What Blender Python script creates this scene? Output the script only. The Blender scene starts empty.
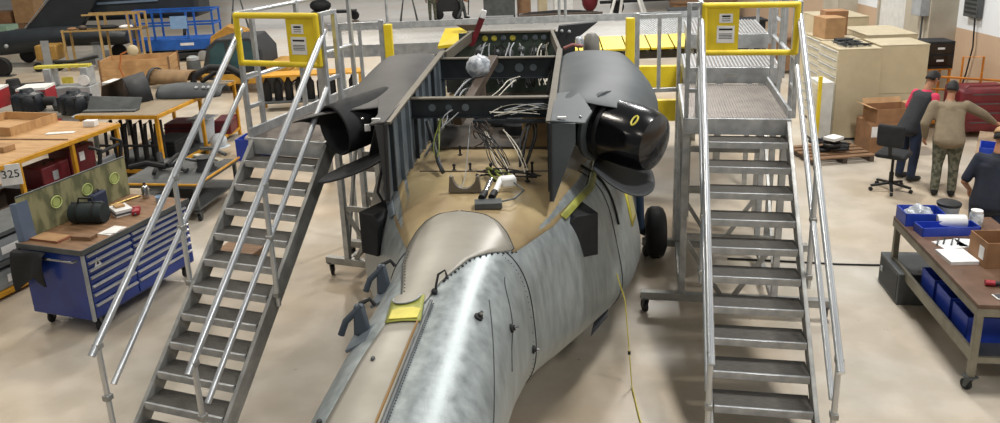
import bpy, bmesh, math, random
import numpy as np
from mathutils import Vector, Matrix
random.seed(7)
sc = bpy.context.scene
C = sc.collection
PI = math.pi
def R(d): return math.radians(d)
# ---------------------------------------------------------------- camera
CAM_H, FPX, PPX, PPY = 4.4, 800.0, 500.0, 150.0
PITCH = math.atan(235/800.0); ROLL = math.atan(100/2723.0)
cd = bpy.data.cameras.new('camera'); co = bpy.data.objects.new('camera', cd); C.objects.link(co)
cd.sensor_fit = 'HORIZONTAL'; cd.sensor_width = 36; cd.lens = FPX/1000*36
cd.shift_x = 0; cd.shift_y = -(211.5-PPY)/1000; cd.clip_end = 300
_f = Vector((0, math.cos(PITCH), -math.sin(PITCH))); _r = Vector((1, 0, 0)); _u = _r.cross(_f)
_r2 = _r*math.cos(ROLL)-_u*math.sin(ROLL); _u2 = _u*math.cos(ROLL)+_r*math.sin(ROLL)
M = Matrix((_r2, _u2, -_f)).transposed().to_4x4(); M.translation = (0, 0, CAM_H)
co.matrix_world = M
sc.camera = co
# ---------------------------------------------------------------- light of the hangar
w = bpy.data.worlds.new('hangar_air'); sc.world = w; w.use_nodes = True
bg = w.node_tree.nodes['Background']; bg.inputs[0].default_value = (0.92, 0.96, 1.0, 1); bg.inputs[1].default_value = 0.15
def area(name, loc, size, power, rot=(0, 0, 0), col=(1, .97, .92), sy=None):
    l = bpy.data.lights.new(name, 'AREA'); l.shape = 'RECTANGLE'; l.size = size; l.size_y = sy or size
    l.energy = power; l.color = col
    o = bpy.data.objects.new(name, l); o.location = loc; o.rotation_euler = rot; C.objects.link(o); return o
LP = {-13: (130, 220, 420, 460), -4.5: (130, 230, 600, 560), 4.5: (480, 700, 900, 560)}
for lx in (-13, -4.5, 4.5):
    for ly in (-3, 7, 17, 27):
        area('ceiling_light', (lx, ly, 10.5), 1.3, LP[lx][0 if ly < 0 else 1 if ly < 10 else 2 if ly < 20 else 3], col=(1, .92, .80) if lx < -4 else (1, .98, .95))
# daylight from the open hangar door at the far end
area('door_daylight', (-4, 52, 6), 26, 850, (R(-90), 0, 0), (1, .97, .92), 9)
sc.view_settings.view_transform = 'Standard'; sc.view_settings.look = 'None'
sc.view_settings.exposure = 0.15; sc.view_settings.gamma = 1; sc.view_settings.use_curve_mapping = False
# ---------------------------------------------------------------- materials
def lin(c):
    return tuple(x/12.92 if x <= .04045 else ((x+.055)/1.055)**2.4 for x in c)
def hexc(h): return lin(tuple(int(h[i:i+2], 16)/255 for i in (0, 2, 4)))
MATS = {}
def mat(name, c, rough=.5, metal=0., c2=None, scale=6., bump=0., bscale=None, stretch=None, rvar=.0, emit=None, trans=0., spec=.5, coat=0., detail=5, ramp=(.35, .68)):
    if name in MATS: return MATS[name]
    m = bpy.data.materials.new(name); m.use_nodes = True; nt = m.node_tree; b = nt.nodes['Principled BSDF']
    a = hexc(c); b.inputs['Roughness'].default_value = rough; b.inputs['Metallic'].default_value = metal
    b.inputs['Specular IOR Level'].default_value = spec
    if coat: b.inputs['Coat Weight'].default_value = coat; b.inputs['Coat Roughness'].default_value = .1
    if trans: b.inputs['Transmission Weight'].default_value = trans
    tc = nt.nodes.new('ShaderNodeTexCoord'); mp = nt.nodes.new('ShaderNodeMapping'); nt.links.new(tc.outputs['Object'], mp.inputs[0])
    if stretch: mp.inputs['Scale'].default_value = stretch
    nz = nt.nodes.new('ShaderNodeTexNoise'); nz.inputs['Scale'].default_value = scale; nz.inputs['Detail'].default_value = detail
    nt.links.new(mp.outputs[0], nz.inputs['Vector'])
    rp = nt.nodes.new('ShaderNodeValToRGB'); rp.color_ramp.elements[0].position = ramp[0]; rp.color_ramp.elements[1].position = ramp[1]
    if c2 is None:
        k = .86; c2l = tuple(v*k for v in a)
    else: c2l = hexc(c2)
    rp.color_ramp.elements[0].color = (*a, 1); rp.color_ramp.elements[1].color = (*c2l, 1)
    nt.links.new(nz.outputs['Fac'], rp.inputs[0]); nt.links.new(rp.outputs[0], b.inputs['Base Color'])
    if rvar:
        mr = nt.nodes.new('ShaderNodeMapRange'); mr.inputs['To Min'].default_value = max(.03, rough-rvar); mr.inputs['To Max'].default_value = rough+rvar
        nt.links.new(nz.outputs['Fac'], mr.inputs['Value']); nt.links.new(mr.outputs[0], b.inputs['Roughness'])
    if bump:
        n2 = nt.nodes.new('ShaderNodeTexNoise'); n2.inputs['Scale'].default_value = bscale or scale*4; nt.links.new(mp.outputs[0], n2.inputs['Vector'])
        bp = nt.nodes.new('ShaderNodeBump'); bp.inputs['Strength'].default_value = bump; bp.inputs['Distance'].default_value = .01
        nt.links.new(n2.outputs['Fac'], bp.inputs['Height']); nt.links.new(bp.outputs[0], b.inputs['Normal'])
    if emit: b.inputs['Emission Color'].default_value = (*hexc(emit), 1); b.inputs['Emission Strength'].default_value = 1
    MATS[name] = m; return m
ALU = mat('aluminium', 'c0c3c4', .38, .6, 'a2a5a8', 9, .12, 60, rvar=.12)
ALUD = mat('aluminium_dull', 'a8a8a4', .48, .45, '8b8b88', 7, .15, 40, rvar=.1)
TUBE = mat('aluminium_tube', 'cdd1d4', .28, .65, 'bcc0c4', 3)
TREAD = mat('tread_grey', '67645f', .62, .2, '524f4b', 14, .5, 90, (1, 8, 1))
DECK = mat('deck_plate', 'a39a92', .36, .75, '837c76', 5, .1, 30, rvar=.12)
YEL = mat('yellow_paint', 'ead02a', .45, 0, 'd9bd20', 5)
YELD = mat('yellow_frame', 'd0981d', .5, 0, 'b98318', 6)
BLK = mat('black_rubber', '131416', .6, 0, '0e0f10', 8)
BLKG = mat('black_gloss', '0b0c0e', .22, 0, '060607', 4, coat=.3)
BLKM = mat('black_matte', '1d1f22', .75, 0, '141517', 10)
DGREY = mat('dark_grey_paint', '2d2f32', .6, 0, '232528', 3)
NAC = mat('nacelle_grey', '403f3f', .6, 0, '323132', 2.5, .06, 20)
NAC2 = mat('nacelle_olive', '484e51', .55, 0, '3a4043', 2.5, .06, 20)
HULL = mat('hull_grey', '7c8485', .40, .45, 'a6aeaf', 5.0, .06, 30, (3.2, 2.2, .8), rvar=.14, ramp=(.25, .75), detail=10)
BEIGE = mat('hull_beige', '98948a', .42, .12, '848074', 2.2, rvar=.08)
TAN = mat('deck_tan', 'a9966f', .5, 0, '877353', 2.0, .05, 30, rvar=.08)
GREENP = mat('primer_green', 'a7a94f', .5, 0, '8c8f3b', 7)
YELG = mat('primer_yellow', 'd8cc54', .5, 0, 'b9ad3e', 6)
RIB = mat('rib_grey', '6c757c', .5, .2, '545d64', 5)
BULK = mat('bulkhead_dark', '2b3136', .55, .1, '1e2327', 6)
BLUE = mat('blue_enamel', '1c3a8c', .32, 0, '17307a', 3, coat=.2)
BLUEL = mat('lift_blue', '1f5fb8', .4, 0, '1a51a0', 4)
BLUEB = mat('blue_plastic', '2746b4', .42, 0, '1f3a9c', 5)
WHITE = mat('white_paper', 'e8e8e6', .6, 0, 'd8d8d6', 6)
CREAM = mat('cabinet_cream', 'c4b697', .5, 0, 'b8aa8b', 3)
CREAM2 = mat('drawer_cream', 'd6d0bb', .5, 0, 'c8c1ab', 4)
CARD = mat('cardboard', '9a7350', .8, 0, '876345', 5)
CARDL = mat('cardboard_light', 'b08b62', .8, 0, '9d7a55', 5)
WOOD = mat('plywood', 'c39d6e', .6, 0, 'ab8458', 3, .08, 30, (1, 6, 1))
WOODD = mat('worn_wood', '8a6a4c', .65, 0, '6c5038', 4, .1, 30, (1, 6, 1))
RED = mat('red_enamel', 'a02430', .4, 0, '861d28', 4)
REDD = mat('dark_red', '6e1a24', .5, 0, '58131c', 4)
PINK = mat('red_sleeve', 'd23a5c', .8, 0, 'b52c4a', 8)
SKIN = mat('skin', 'a87658', .55, 0, '976749', 6)
HAIR = mat('dark_hair', '15120f', .7, 0, '0c0a08', 20)
KHAKI = mat('khaki_shirt', '857761', .85, 0, '746752', 5, .2, 30)
CAMO = mat('camo_cloth', '6f6f60', .85, 0, '464a3c', 16, .1, 40, ramp=(.45, .55))
NAVY = mat('navy_shirt', '1b2030', .85, 0, '131722', 6)
VEST = mat('dark_vest', '2b2c30', .85, 0, '202124', 6)
JEANS = mat('dark_jeans', '23304a', .85, 0, '182236', 6)
STEEL = mat('bench_steel', '8d8878', .5, .2, '777263', 5)
GREYM = mat('grey_metal', '5b5f60', .5, .3, '4b4f50', 5)
LGREY = mat('light_grey', 'a9adb0', .5, .2, '94989b', 5)
CHROME = mat('chrome', 'c8c8c8', .2, 1, 'b0b0b0', 8)
GLASST = mat('teal_glass', '2f4f54', .1, 0, '243f45', 2)
CLEAR = mat('clear_plastic', 'c9cdd2', .2, 0, '8f959c', 14, .6, 18, ramp=(.42, .6))
ORANGE = mat('orange_paint', 'c97c22', .5, 0, 'ae6a1c', 5)
WIREW = mat('wire_white', 'd9d4c6', .5); WIREG = mat('wire_green', '7f8a3c', .5)
BROWN = mat('brown_panel', '55493f', .6, 0, '453a32', 4)
CAMOB = mat('camo_board', '8b8763', .7, 0, '5f6044', 7, ramp=(.44, .56), stretch=(1, 1, .35))
SILVER = mat('drawer_pull', 'c6c8ca', .3, .6, 'b5b7b9', 8)
HELI2 = mat('far_helicopter_paint', '2c3238', .5, 0, '22272c', 1.5)
# ---------------------------------------------------------------- mesh builder
def orth(d):
    d = d.normalized(); a = Vector((0, 0, 1)) if abs(d.z) < .9 else Vector((1, 0, 0))
    u = d.cross(a).normalized(); return u, d.cross(u).normalized()
class B:
    def __init__(s): s.v = []; s.f = []
    def add(s, vs, fs):
        o = len(s.v); s.v += [tuple(v) for v in vs]; s.f += [tuple(i+o for i in f) for f in fs]; return s
    def hexa(s, p):   # 8 corners: bottom loop 0-3 (ccw from above), top loop 4-7
        return s.add(p, [(3, 2, 1, 0), (4, 5, 6, 7), (0, 1, 5, 4), (1, 2, 6, 5), (2, 3, 7, 6), (3, 0, 4, 7)])
    def box(s, x0, x1, y0, y1, z0, z1):
        return s.hexa([(x0, y0, z0), (x1, y0, z0), (x1, y1, z0), (x0, y1, z0), (x0, y0, z1), (x1, y0, z1), (x1, y1, z1), (x0, y1, z1)])
    def cbox(s, c, size, rz=0., rx=0., ry=0.):
        m = Matrix.Translation(c) @ Matrix.Rotation(rz, 4, 'Z') @ Matrix.Rotation(ry, 4, 'Y') @ Matrix.Rotation(rx, 4, 'X')
        a, b, c2 = (q/2 for q in size)
        pts = [(-a, -b, -c2), (a, -b, -c2), (a, b, -c2), (-a, b, -c2), (-a, -b, c2), (a, -b, c2), (a, b, c2), (-a, b, c2)]
        return s.hexa([m @ Vector(q) for q in pts])
    def bar(s, p0, p1, wdt, hgt, up=(0, 0, 1)):
        p0 = Vector(p0); p1 = Vector(p1); d = (p1-p0).normalized(); up = Vector(up)
        if abs(d.dot(up)) > .98: up = Vector((0, 1, 0))
        u = d.cross(up).normalized(); v = u.cross(d).normalized(); u *= wdt/2; v *= hgt/2
        return s.hexa([p0-u-v, p0+u-v, p1+u-v, p1-u-v, p0-u+v, p0+u+v, p1+u+v, p1-u+v])
    def tube(s, pts, r, n=10, cap=True):
        pts = [Vector(p) for p in pts]; rs = r if isinstance(r, (list, tuple)) else [r]*len(pts)
        vs = []; fs = []; u = None
        for i, p in enumerate(pts):
            d = (pts[min(i+1, len(pts)-1)]-pts[max(i-1, 0)])
            if d.length < 1e-9: d = Vector((0, 0, 1))
            d.normalize()
            if u is None: u, v = orth(d)
            else:
                u = (u-d*u.dot(d)); u = orth(d)[0] if u.length < 1e-6 else u.normalized(); v = d.cross(u)
            for k in range(n):
                a = 2*PI*k/n; vs.append(p+(u*math.cos(a)+v*math.sin(a))*rs[i])
        for i in range(len(pts)-1):
            for k in range(n):
                a = i*n+k; b = i*n+(k+1) % n; fs.append((a, b, b+n, a+n))
        if cap: fs.append(tuple(range(n-1, -1, -1))); fs.append(tuple(range((len(pts)-1)*n, len(pts)*n)))
        return s.add(vs, fs)
    def lathe(s, c, prof, n=20, axis=(0, 0, 1)):   # prof: (radius, height) along the axis
        ax = Vector(axis).normalized(); u, v = orth(ax); c = Vector(c); vs = []; fs = []
        for r, h in prof:
            for k in range(n):
                a = 2*PI*k/n; vs.append(c+ax*h+(u*math.cos(a)+v*math.sin(a))*max(r, 1e-4))
        for i in range(len(prof)-1):
            for k in range(n):
                a = i*n+k; b = i*n+(k+1) % n; fs.append((a, b, b+n, a+n))
        fs.append(tuple(range(n-1, -1, -1))); fs.append(tuple(range((len(prof)-1)*n, len(prof)*n)))
        return s.add(vs, fs)
    def prism(s, poly, ext):
        p = [Vector(q) for q in poly]; e = Vector(ext); n = len(p)
        return s.add(p+[q+e for q in p], [tuple(range(n-1, -1, -1)), tuple(range(n, 2*n))]+[(i, (i+1) % n, (i+1) % n+n, i+n) for i in range(n)])
    def grid(s, rows, close=False):
        n = len(rows[0]); vs = [p for r in rows for p in r]; fs = []
        for i in range(len(rows)-1):
            for k in range(n if close else n-1):
                a = i*n+k; b = i*n+(k+1) % n; fs.append((a, b, b+n, a+n))
        return s.add(vs, fs)
    def ball(s, c, r, n=10, m=7):
        c = Vector(c); rr = r if isinstance(r, (tuple, list)) else (r, r, r); rows = []
        for i in range(m+1):
            t = -PI/2+PI*i/m; q = max(math.cos(t), .02)
            rows.append([c+Vector((rr[0]*q*math.cos(2*PI*k/n), rr[1]*q*math.sin(2*PI*k/n), rr[2]*math.sin(t))) for k in range(n)])
        s.grid(rows, True); return s
    def mesh(s, name, m, smooth=True, fix=True):
        me = bpy.data.meshes.new(name); me.from_pydata(s.v, [], s.f)
        for q in (m if isinstance(m, (list, tuple)) else [m]): me.materials.append(q)
        if fix:
            bm = bmesh.new(); bm.from_mesh(me); bmesh.ops.recalc_face_normals(bm, faces=bm.faces); bm.to_mesh(me); bm.free()
        if smooth:
            me.shade_smooth(); me.set_sharp_from_angle(angle=R(38))
        return me
    def obj(s, name, m, parent=None, bevel=0., **kw):
        return link(name, s.mesh(name, m, **kw), parent, bevel)
def link(name, me, parent=None, bevel=0.):
    o = bpy.data.objects.new(name, me); C.objects.link(o); o.parent = parent
    if bevel:
        b = o.modifiers.new('bevel', 'BEVEL'); b.width = bevel; b.segments = 2; b.limit_method = 'ANGLE'; b.angle_limit = R(40)
    return o
def tag(o, label, cat, group=None, kind=None):
    o['label'] = label
    if cat: o['category'] = cat
    if group: o['group'] = group
    if kind: o['kind'] = kind
    return o
def thing(name, label, cat, loc=(0, 0, 0), rz=0., group=None):
    o = bpy.data.objects.new(name, None); C.objects.link(o); o.location = loc; o.rotation_euler = (0, 0, rz); o.empty_display_size = .1
    return tag(o, label, cat, group)
def one(b, name, m, label, cat, loc=(0, 0, 0), rz=0., group=None, bevel=0.):
    o = b.obj(name, m, None, bevel); o.location = loc; o.rotation_euler = (0, 0, rz); return tag(o, label, cat, group)
def struct(o): o['kind'] = 'structure'; return o
def dup(o, parent=None, loc=None, rz=None):
    c = o.copy(); C.objects.link(c); c.parent = parent
    if loc is not None: c.location = loc
    if rz is not None: c.rotation_euler = (0, 0, rz)
    for ch in list(o.children): dup(ch, c)
    return c
def text_mesh(s, size, m, name, parent, loc, rot, depth=.002):
    cu = bpy.data.curves.new(name, 'FONT'); cu.body = s; cu.size = size; cu.extrude = depth; cu.align_x = 'CENTER'; cu.align_y = 'CENTER'
    t = bpy.data.objects.new(name, cu); C.objects.link(t); dg = bpy.context.evaluated_depsgraph_get()
    me = bpy.data.meshes.new_from_object(t.evaluated_get(dg)); bpy.data.objects.remove(t); me.materials.clear(); me.materials.append(m)
    o = bpy.data.objects.new(name, me); C.objects.link(o); o.parent = parent; o.location = loc; o.rotation_euler = rot; return o
def caster(parent, loc, r=.07, ang=0., m=BLK):
    x, y, z = loc; c, s_ = math.cos(ang), math.sin(ang)
    f = B(); f.box(-.05, .05, -.05, .05, 2*r+.03, 2*r+.045)
    for q in (-1, 1): f.prism([(q*.027-.004, -.03, 2*r+.03), (q*.027-.004, .03, 2*r+.03), (q*.027-.004, .045, r-.02), (q*.027-.004, .015, r-.02)], (.008, 0, 0))
    fo = f.obj('caster', GREYM, parent); fo.location = loc; fo.rotation_euler = (0, 0, ang)
    wl = B(); wl.lathe((-.019, .03, r), [(r*.45, 0), (r*.9, 0), (r, .008), (r, .03), (r*.9, .038), (r*.45, .038)], 18, (1, 0, 0)); wl.obj('wheel', m, fo)
    return fo
# ---------------------------------------------------------------- floor and wall
def floor_mat():
    m = bpy.data.materials.new('painted_concrete'); m.use_nodes = True; nt = m.node_tree; b = nt.nodes['Principled BSDF']
    tc = nt.nodes.new('ShaderNodeTexCoord')
    n1 = nt.nodes.new('ShaderNodeTexNoise'); n1.inputs['Scale'].default_value = .35; n1.inputs['Detail'].default_value = 6; nt.links.new(tc.outputs['Object'], n1.inputs['Vector'])
    r1 = nt.nodes.new('ShaderNodeValToRGB'); e = r1.color_ramp.elements; e[0].position = .34; e[1].position = .66
    e[0].color = (*hexc('bdaa90'), 1); e[1].color = (*hexc('c4beb3'), 1); nt.links.new(n1.outputs['Fac'], r1.inputs[0])
    n2 = nt.nodes.new('ShaderNodeTexNoise'); n2.inputs['Scale'].default_value = 2.2; n2.inputs['Detail'].default_value = 8; nt.links.new(tc.outputs['Object'], n2.inputs['Vector'])
    r2 = nt.nodes.new('ShaderNodeValToRGB'); e = r2.color_ramp.elements; e[0].position = .42; e[1].position = .6; e[0].color = (.84, .83, .8, 1); e[1].color = (1, 1, 1, 1)
    nt.links.new(n2.outputs['Fac'], r2.inputs[0])
    mx = nt.nodes.new('ShaderNodeMix'); mx.data_type = 'RGBA'; mx.blend_type = 'MULTIPLY'; mx.inputs[0].default_value = .8
    nt.links.new(r1.outputs[0], mx.inputs[6]); nt.links.new(r2.outputs[0], mx.inputs[7])
    # small dark scuffs
    n3 = nt.nodes.new('ShaderNodeTexNoise'); n3.inputs['Scale'].default_value = 9; n3.inputs['Detail'].default_value = 3; nt.links.new(tc.outputs['Object'], n3.inputs['Vector'])
    r3 = nt.nodes.new('ShaderNodeValToRGB'); e = r3.color_ramp.elements; e[0].position = .72; e[1].position = .78; e[0].color = (1, 1, 1, 1); e[1].color = (.45, .42, .38, 1)
    nt.links.new(n3.outputs['Fac'], r3.inputs[0])
    m2 = nt.nodes.new('ShaderNodeMix'); m2.data_type = 'RGBA'; m2.blend_type = 'MULTIPLY'; m2.inputs[0].default_value = .7
    nt.links.new(mx.outputs[2], m2.inputs[6]); nt.links.new(r3.outputs[0], m2.inputs[7]); nt.links.new(m2.outputs[2], b.inputs['Base Color'])
    mr = nt.nodes.new('ShaderNodeMapRange'); mr.inputs['To Min'].default_value = .22; mr.inputs['To Max'].default_value = .45; nt.links.new(n2.outputs['Fac'], mr.inputs['Value'])
    nt.links.new(mr.outputs[0], b.inputs['Roughness']); b.inputs['Specular IOR Level'].default_value = .5
    return m
fl = B(); fl.box(-45, 10.6, -8, 60, -.1, 0); struct(fl.obj('floor', floor_mat(), smooth=False))
def wall_mat():
    m = bpy.data.materials.new('two_tone_wall'); m.use_nodes = True; nt = m.node_tree; b = nt.nodes['Principled BSDF']; b.inputs['Roughness'].default_value = .55
    tc = nt.nodes.new('ShaderNodeTexCoord'); sp = nt.nodes.new('ShaderNodeSeparateXYZ'); nt.links.new(tc.outputs['Object'], sp.inputs[0])
    g = nt.nodes.new('ShaderNodeMath'); g.operation = 'GREATER_THAN'; g.inputs[1].default_value = 1.7; nt.links.new(sp.outputs['Z'], g.inputs[0])
    n = nt.nodes.new('ShaderNodeTexNoise'); n.inputs['Scale'].default_value = 1.2; nt.links.new(tc.outputs['Object'], n.inputs['Vector'])
    mx = nt.nodes.new('ShaderNodeMix'); mx.data_type = 'RGBA'; mx.inputs[6].default_value = (*hexc('bda389'), 1); mx.inputs[7].default_value = (*hexc('dfe3e6'), 1); nt.links.new(g.outputs[0], mx.inputs[0])
    nt.links.new(mx.outputs[2], b.inputs['Base Color']); return m
WALLM = wall_mat()
wl = B(); wl.box(10.05, 10.35, -8, 40, 0, 7); struct(wl.obj('wall_right', WALLM, smooth=False))
PILM = mat('pilaster_paint', 'b3ab9b', .55, 0, 'a49c8c', 2)
wl = B(); wl.box(9.45, 10.05, 17.4, 18.5, 0, 7); struct(wl.obj('trim_1', PILM, smooth=False))
wl = B(); wl.box(9.5, 10.05, 22.3, 23.3, 0, 7); struct(wl.obj('trim_2', PILM, smooth=False))
wl = B(); wl.box(10.02, 10.05, 19.1, 20.9, 0, 2.6); d = struct(wl.obj('door_1', mat('door_white', 'd6d6d2', .5), smooth=False))
q = B(); q.box(9.98, 10.02, 19.0, 19.1, 0, 2.7); q.box(9.98, 10.02, 20.9, 21.0, 0, 2.7); q.box(9.98, 10.02, 19.0, 21.0, 2.6, 2.7); q.obj('door_frame', PILM, d)
# ---------------------------------------------------------------- rolling maintenance stairs
def stairs(label, loc, th, w, run, rise, z0, side, plat_len, xin, xout, gh=1.13, ly=None, bx=(-1.03, 1.03), lx=None):
    """local frame: -y runs down the flight, side=+1 when the platform reaches out towards +x"""
    T = thing('maintenance_stairs', label, 'stairs', loc, th)
    zp = z0+rise; hw = w/2
    tr = B(); tr.box(-hw+.005, hw-.005, .012, run+.03, -.03, 0); tm = tr.mesh('tread', TREAD)
    ns = B(); ns.box(-hw+.005, hw-.005, -.012, .012, -.062, .004); ns.box(-hw+.005, hw-.005, .012, run*.6, -.062, -.055); nm = ns.mesh('nosing', ALU)
    k = 0
    while z0-rise*k > .1:
        o = link('tread', tm, T); o.location = (0, -run*k, z0-rise*k); link('nosing', nm, o, .003); k += 1
    nk = k
    kb = z0/rise
    for s in (-1, 1):
        x = s*(hw+.022)
        st = B(); a = [(-.3+.05, zp-.17), (-.3+.05, zp-.02), ]
        dy, dz = -run, -rise
        top = (run*.95, zp-.02); bot = (-run*kb+.06, 0.015)
        st.prism([(x-.02, top[0]+.0, top[1]), (x-.02, top[0]+.16, top[1]-.1), (x-.02, bot[0]+.20, .015), (x-.02, bot[0]-.02, .015)], (.04, 0, 0))
        st.obj('stringer', ALUD, T, .004)
        xr = s*(hw+.07); L = lambda kk, h: (xr, -run*kk, z0-rise*kk+h)
        hr = B(); hr.tube([L(-1.5, 1.0), L(10.9, 1.0)], .03, 14); hr.obj('top_rail', TUBE, T)
        hr = B(); hr.tube([L(-1.3, .5), L(10.1, .5)], .026, 14); hr.obj('middle_rail', TUBE, T)
        for kk in (10.5, 4.7):
            p = B(); p.tube([L(kk, -.16), L(kk, .985)], .024, 12); po = p.obj('post', TUBE, T)
            for h in (.5, .98, -.05):
                q = B(); q.cbox(Vector(L(kk, h)), (.06, .07, .05)); q.obj('clamp', ALUD, po, .006)
    # platform
    x0, x1 = (-xin, xout) if side > 0 else (-xout, xin)
    y0, y1 = run*.95, run*.95+plat_len
    d = B(); d.box(x0+.03, x1-.03, y0+.03, y1-.03, zp-.03, zp-.004); dk = d.obj('platform_deck', DECK, T)
    rg = B(); n = int((x1-x0-.08)/.028)
    for i in range(n):
        xx = x0+.05+i*.028; rg.box(xx, xx+.011, y0+.03, y1-.03, zp-.004, zp+.004)
    ro = rg.obj('deck_ridges', DECK, dk, smooth=False); ro['kind'] = 'stuff'
    f = B(); f.box(x0, x1, y0, y0+.03, zp-.17, zp); f.obj('front_fascia', ALU, T, .004)
    for xx in (x0, x1-.03):
        f = B(); f.box(xx, xx+.03, y0+.03, y1, zp-.17, zp+(.09 if (xx > 0) != (side > 0) else 0.0)); f.obj('toe_board', ALU, T, .004)
    f = B(); f.box(x0+.03, x1-.03, y1-.03, y1, zp-.17, zp); f.obj('rear_fascia', ALU, T, .004)
    # legs, base beams, casters
    for yy in (ly or (y0+.12, y1-.1)):
        for xx in (lx or (x0+.04, x1-.04)):
            l = B(); l.box(xx-.035, xx+.035, yy-.035, yy+.035, .27, zp-.16); l.obj('leg', ALU, T, .005)
            sg = 1 if xx > 0 else -1
            b = B(); b.bar((xx, yy, .95), (xx-sg*.42, yy, .27), .035, .05); b.obj('brace', ALUD, T)
        for zz in (.95, 1.5):
            b = B(); b.box(x0+.07, (lx or (0, x1-.04))[1]-.03, yy-.02, yy+.02, zz-.035, zz+.035); b.obj('cross_bar', ALUD, T, .004)
        b = B(); b.box(bx[0], bx[1], yy-.045, yy+.045, .18, .27); b.obj('base_beam', ALUD, T, .006)
        for xx in (bx[0]+.06, bx[1]-.08): caster(T, (xx, yy, 0), .075, R(25 if xx < 0 else -20))
    for xx in (lx or (x0+.04, x1-.04)):
        b = B(); b.box(xx-.03, xx+.03, (ly or (y0+.12, 0))[0]+.05, (ly or (0, y1-.1))[1]-.05, .19, .26); b.obj('base_beam', ALUD, T, .005)
        b = B(); b.bar((xx, (ly or (y0+.12, 0))[0]+.03, .4), (xx, (ly or (0, y1-.1))[1]-.03, 1.9), .03, .05); b.obj('brace', ALUD, T)
    # guard rails round the platform
    gx = (-hw-.07, hw+.07); zt = zp+gh
    def post(x, y, zz=zt, sz=.045):
        p = B(); p.box(x-sz/2, x+sz/2, y-sz/2, y+sz/2, zp, zz); return p.obj('guard_post', ALU, T, .004)
    for x in gx:
        outer = (x > 0) != (side > 0)
        for yy in (y0+.06, y0+.3): post(x, yy)
        for zz in (zt-.02, zp+.62, zp+.3):
            b = B(); b.box(x-.02, x+.02, y0+.06, y0+.3, zz-.02, zz+.02); b.obj('guard_rail', ALU, T, .003)
    xe = x0+.03 if side < 0 else x1-.03
    if abs(xe) > hw+.15:
        post(xe, y0+.06)
        for zz in (zt-.02, zp+.5, zp+.28):
            b = B(); b.box(min(xe, side*(hw+.07)), max(xe, side*(hw+.07)), y0+.04, y0+.08, zz-.02, zz+.02); b.obj('guard_rail', ALU, T, .003)
    xo = -side*(hw+.07)
    for yy in (y0+1.1, y1-.06): post(xo, yy)
    for zz in (zt-.02, zp+.6):
        b = B(); b.tube([(xo, y0+.06, zz), (xo, y1, zz)], .022, 10); b.obj('guard_rail', TUBE, T)
    # swing gate
    gy = y0+.02; ga, gb = gx[0]+.03, gx[1]-.03; g1, g0 = zt-.03, zt-.5
    G = B(); G.tube([(ga, gy, g0), (ga, gy, g1)], .03, 12); G.tube([(ga, gy, g1), (gb, gy, g1)], .03, 12); G.tube([(gb, gy, g1), (gb, gy, g0)], .03, 12); G.tube([(gb, gy, g0), (ga, gy, g0)], .03, 12)
    for px_, pz_ in ((ga, g0), (ga, g1), (gb, g0), (gb, g1)): G.ball((px_, gy, pz_), .0315)
    go = G.obj('swing_gate', YEL, T)
    pa, pb = (ga, ga+.33) if side < 0 else (gb-.33, gb)
    pn = B(); pn.box(pa, pb, gy-.008, gy+.008, g0, g1); pn.obj('gate_panel', YEL, go)
    mid = (pa+pb)/2+.04*(-side)
    for za, zb, wd in ((g1-.17, g1-.08, .13), (g0+.1, g0+.27, .17)):
        n = B(); n.box(mid-wd/2, mid+wd/2, gy-.0105, gy-.008, za, zb); n.obj('warning_label', WHITE, go)
    tx = MATS['black_matte']
    ln = B()
    for i, zz in enumerate((g1-.105, g1-.13, g1-.15, g0+.235, g0+.19, g0+.175, g0+.16, g0+.145)):
        hh = .009 if i in (0, 3) else .003; ww = .04 if i < 3 else .065
        ln.box(mid-ww, mid+ww, gy-.0115, gy-.0106, zz-hh, zz+hh)
    ln.obj('label_print', tx, go)['kind'] = 'stuff'
    return T, (x0, x1, y0, y1, zp)
SR, RP = stairs('aluminium rolling stairs right of the helicopter with yellow swing gate on top', (2.48, 7.70, 0), -.19, .80, .222, .192, 2.12, -1, 1.75, .45, .62, 1.18)
SL, LP = stairs('aluminium rolling stairs left of the helicopter beside the blue tool chest', (-2.19, 7.58, 0), -.35, .82, .193, .186, 2.12, 1, 2.3, .48, .43, 1.27, (1.8, 2.35), (-.75, .25), (-.44, .10))
# stepped stand behind the right stairs
T = thing('step_platform', 'stepped aluminium work platform behind the right stairs', 'platform', (2.48, 7.70, 0), -.19)
for (x0, x1, y0, y1, zt) in ((-.55, .62, 2.05, 3.05, 2.5), (-.45, .62, 3.35, 4.85, 2.72)):
    d = B(); d.box(x0+.02, x1-.02, y0+.02, y1-.02, zt-.04, zt-.006); dk = d.obj('platform_deck', DECK, T)
    rg = B()
    for i in range(int((x1-x0-.06)/.045)):
        xx = x0+.04+i*.045; rg.box(xx, xx+.02, y0+.02, y1-.02, zt-.006, zt+.006)
    ro = rg.obj('deck_ridges', ALU, dk, smooth=False); ro['kind'] = 'stuff'
    f = B(); f.box(x0, x1, y0-.01, y0+.02, zt-.2, zt); f.obj('front_fascia', ALU, T, .005)
    for xx in (x0, x1-.03):
        f = B(); f.box(xx, xx+.03, y0+.02, y1, zt-.2, zt); f.obj('side_fascia', ALU, T, .005)
    for xx in (x0+.05, x1-.05):
        for yy in (y0+.08, y1-.08):
            l = B(); l.box(xx-.035, xx+.035, yy-.035, yy+.035, 0, zt-.2); l.obj('leg', ALUD, T)
    x = x1+.02
    for yy in (y0+.1, y1-.1):
        p = B(); p.box(x-.022, x+.022, yy-.022, yy+.022, zt-.15, zt+1.05); p.obj('guard_post', ALU, T)
    for zz in (zt+1.03, zt+.5):
        p = B(); p.tube([(x, y0+.1, zz), (x, y1-.1, zz)], .021, 10); p.obj('guard_rail', TUBE, T)
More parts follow.
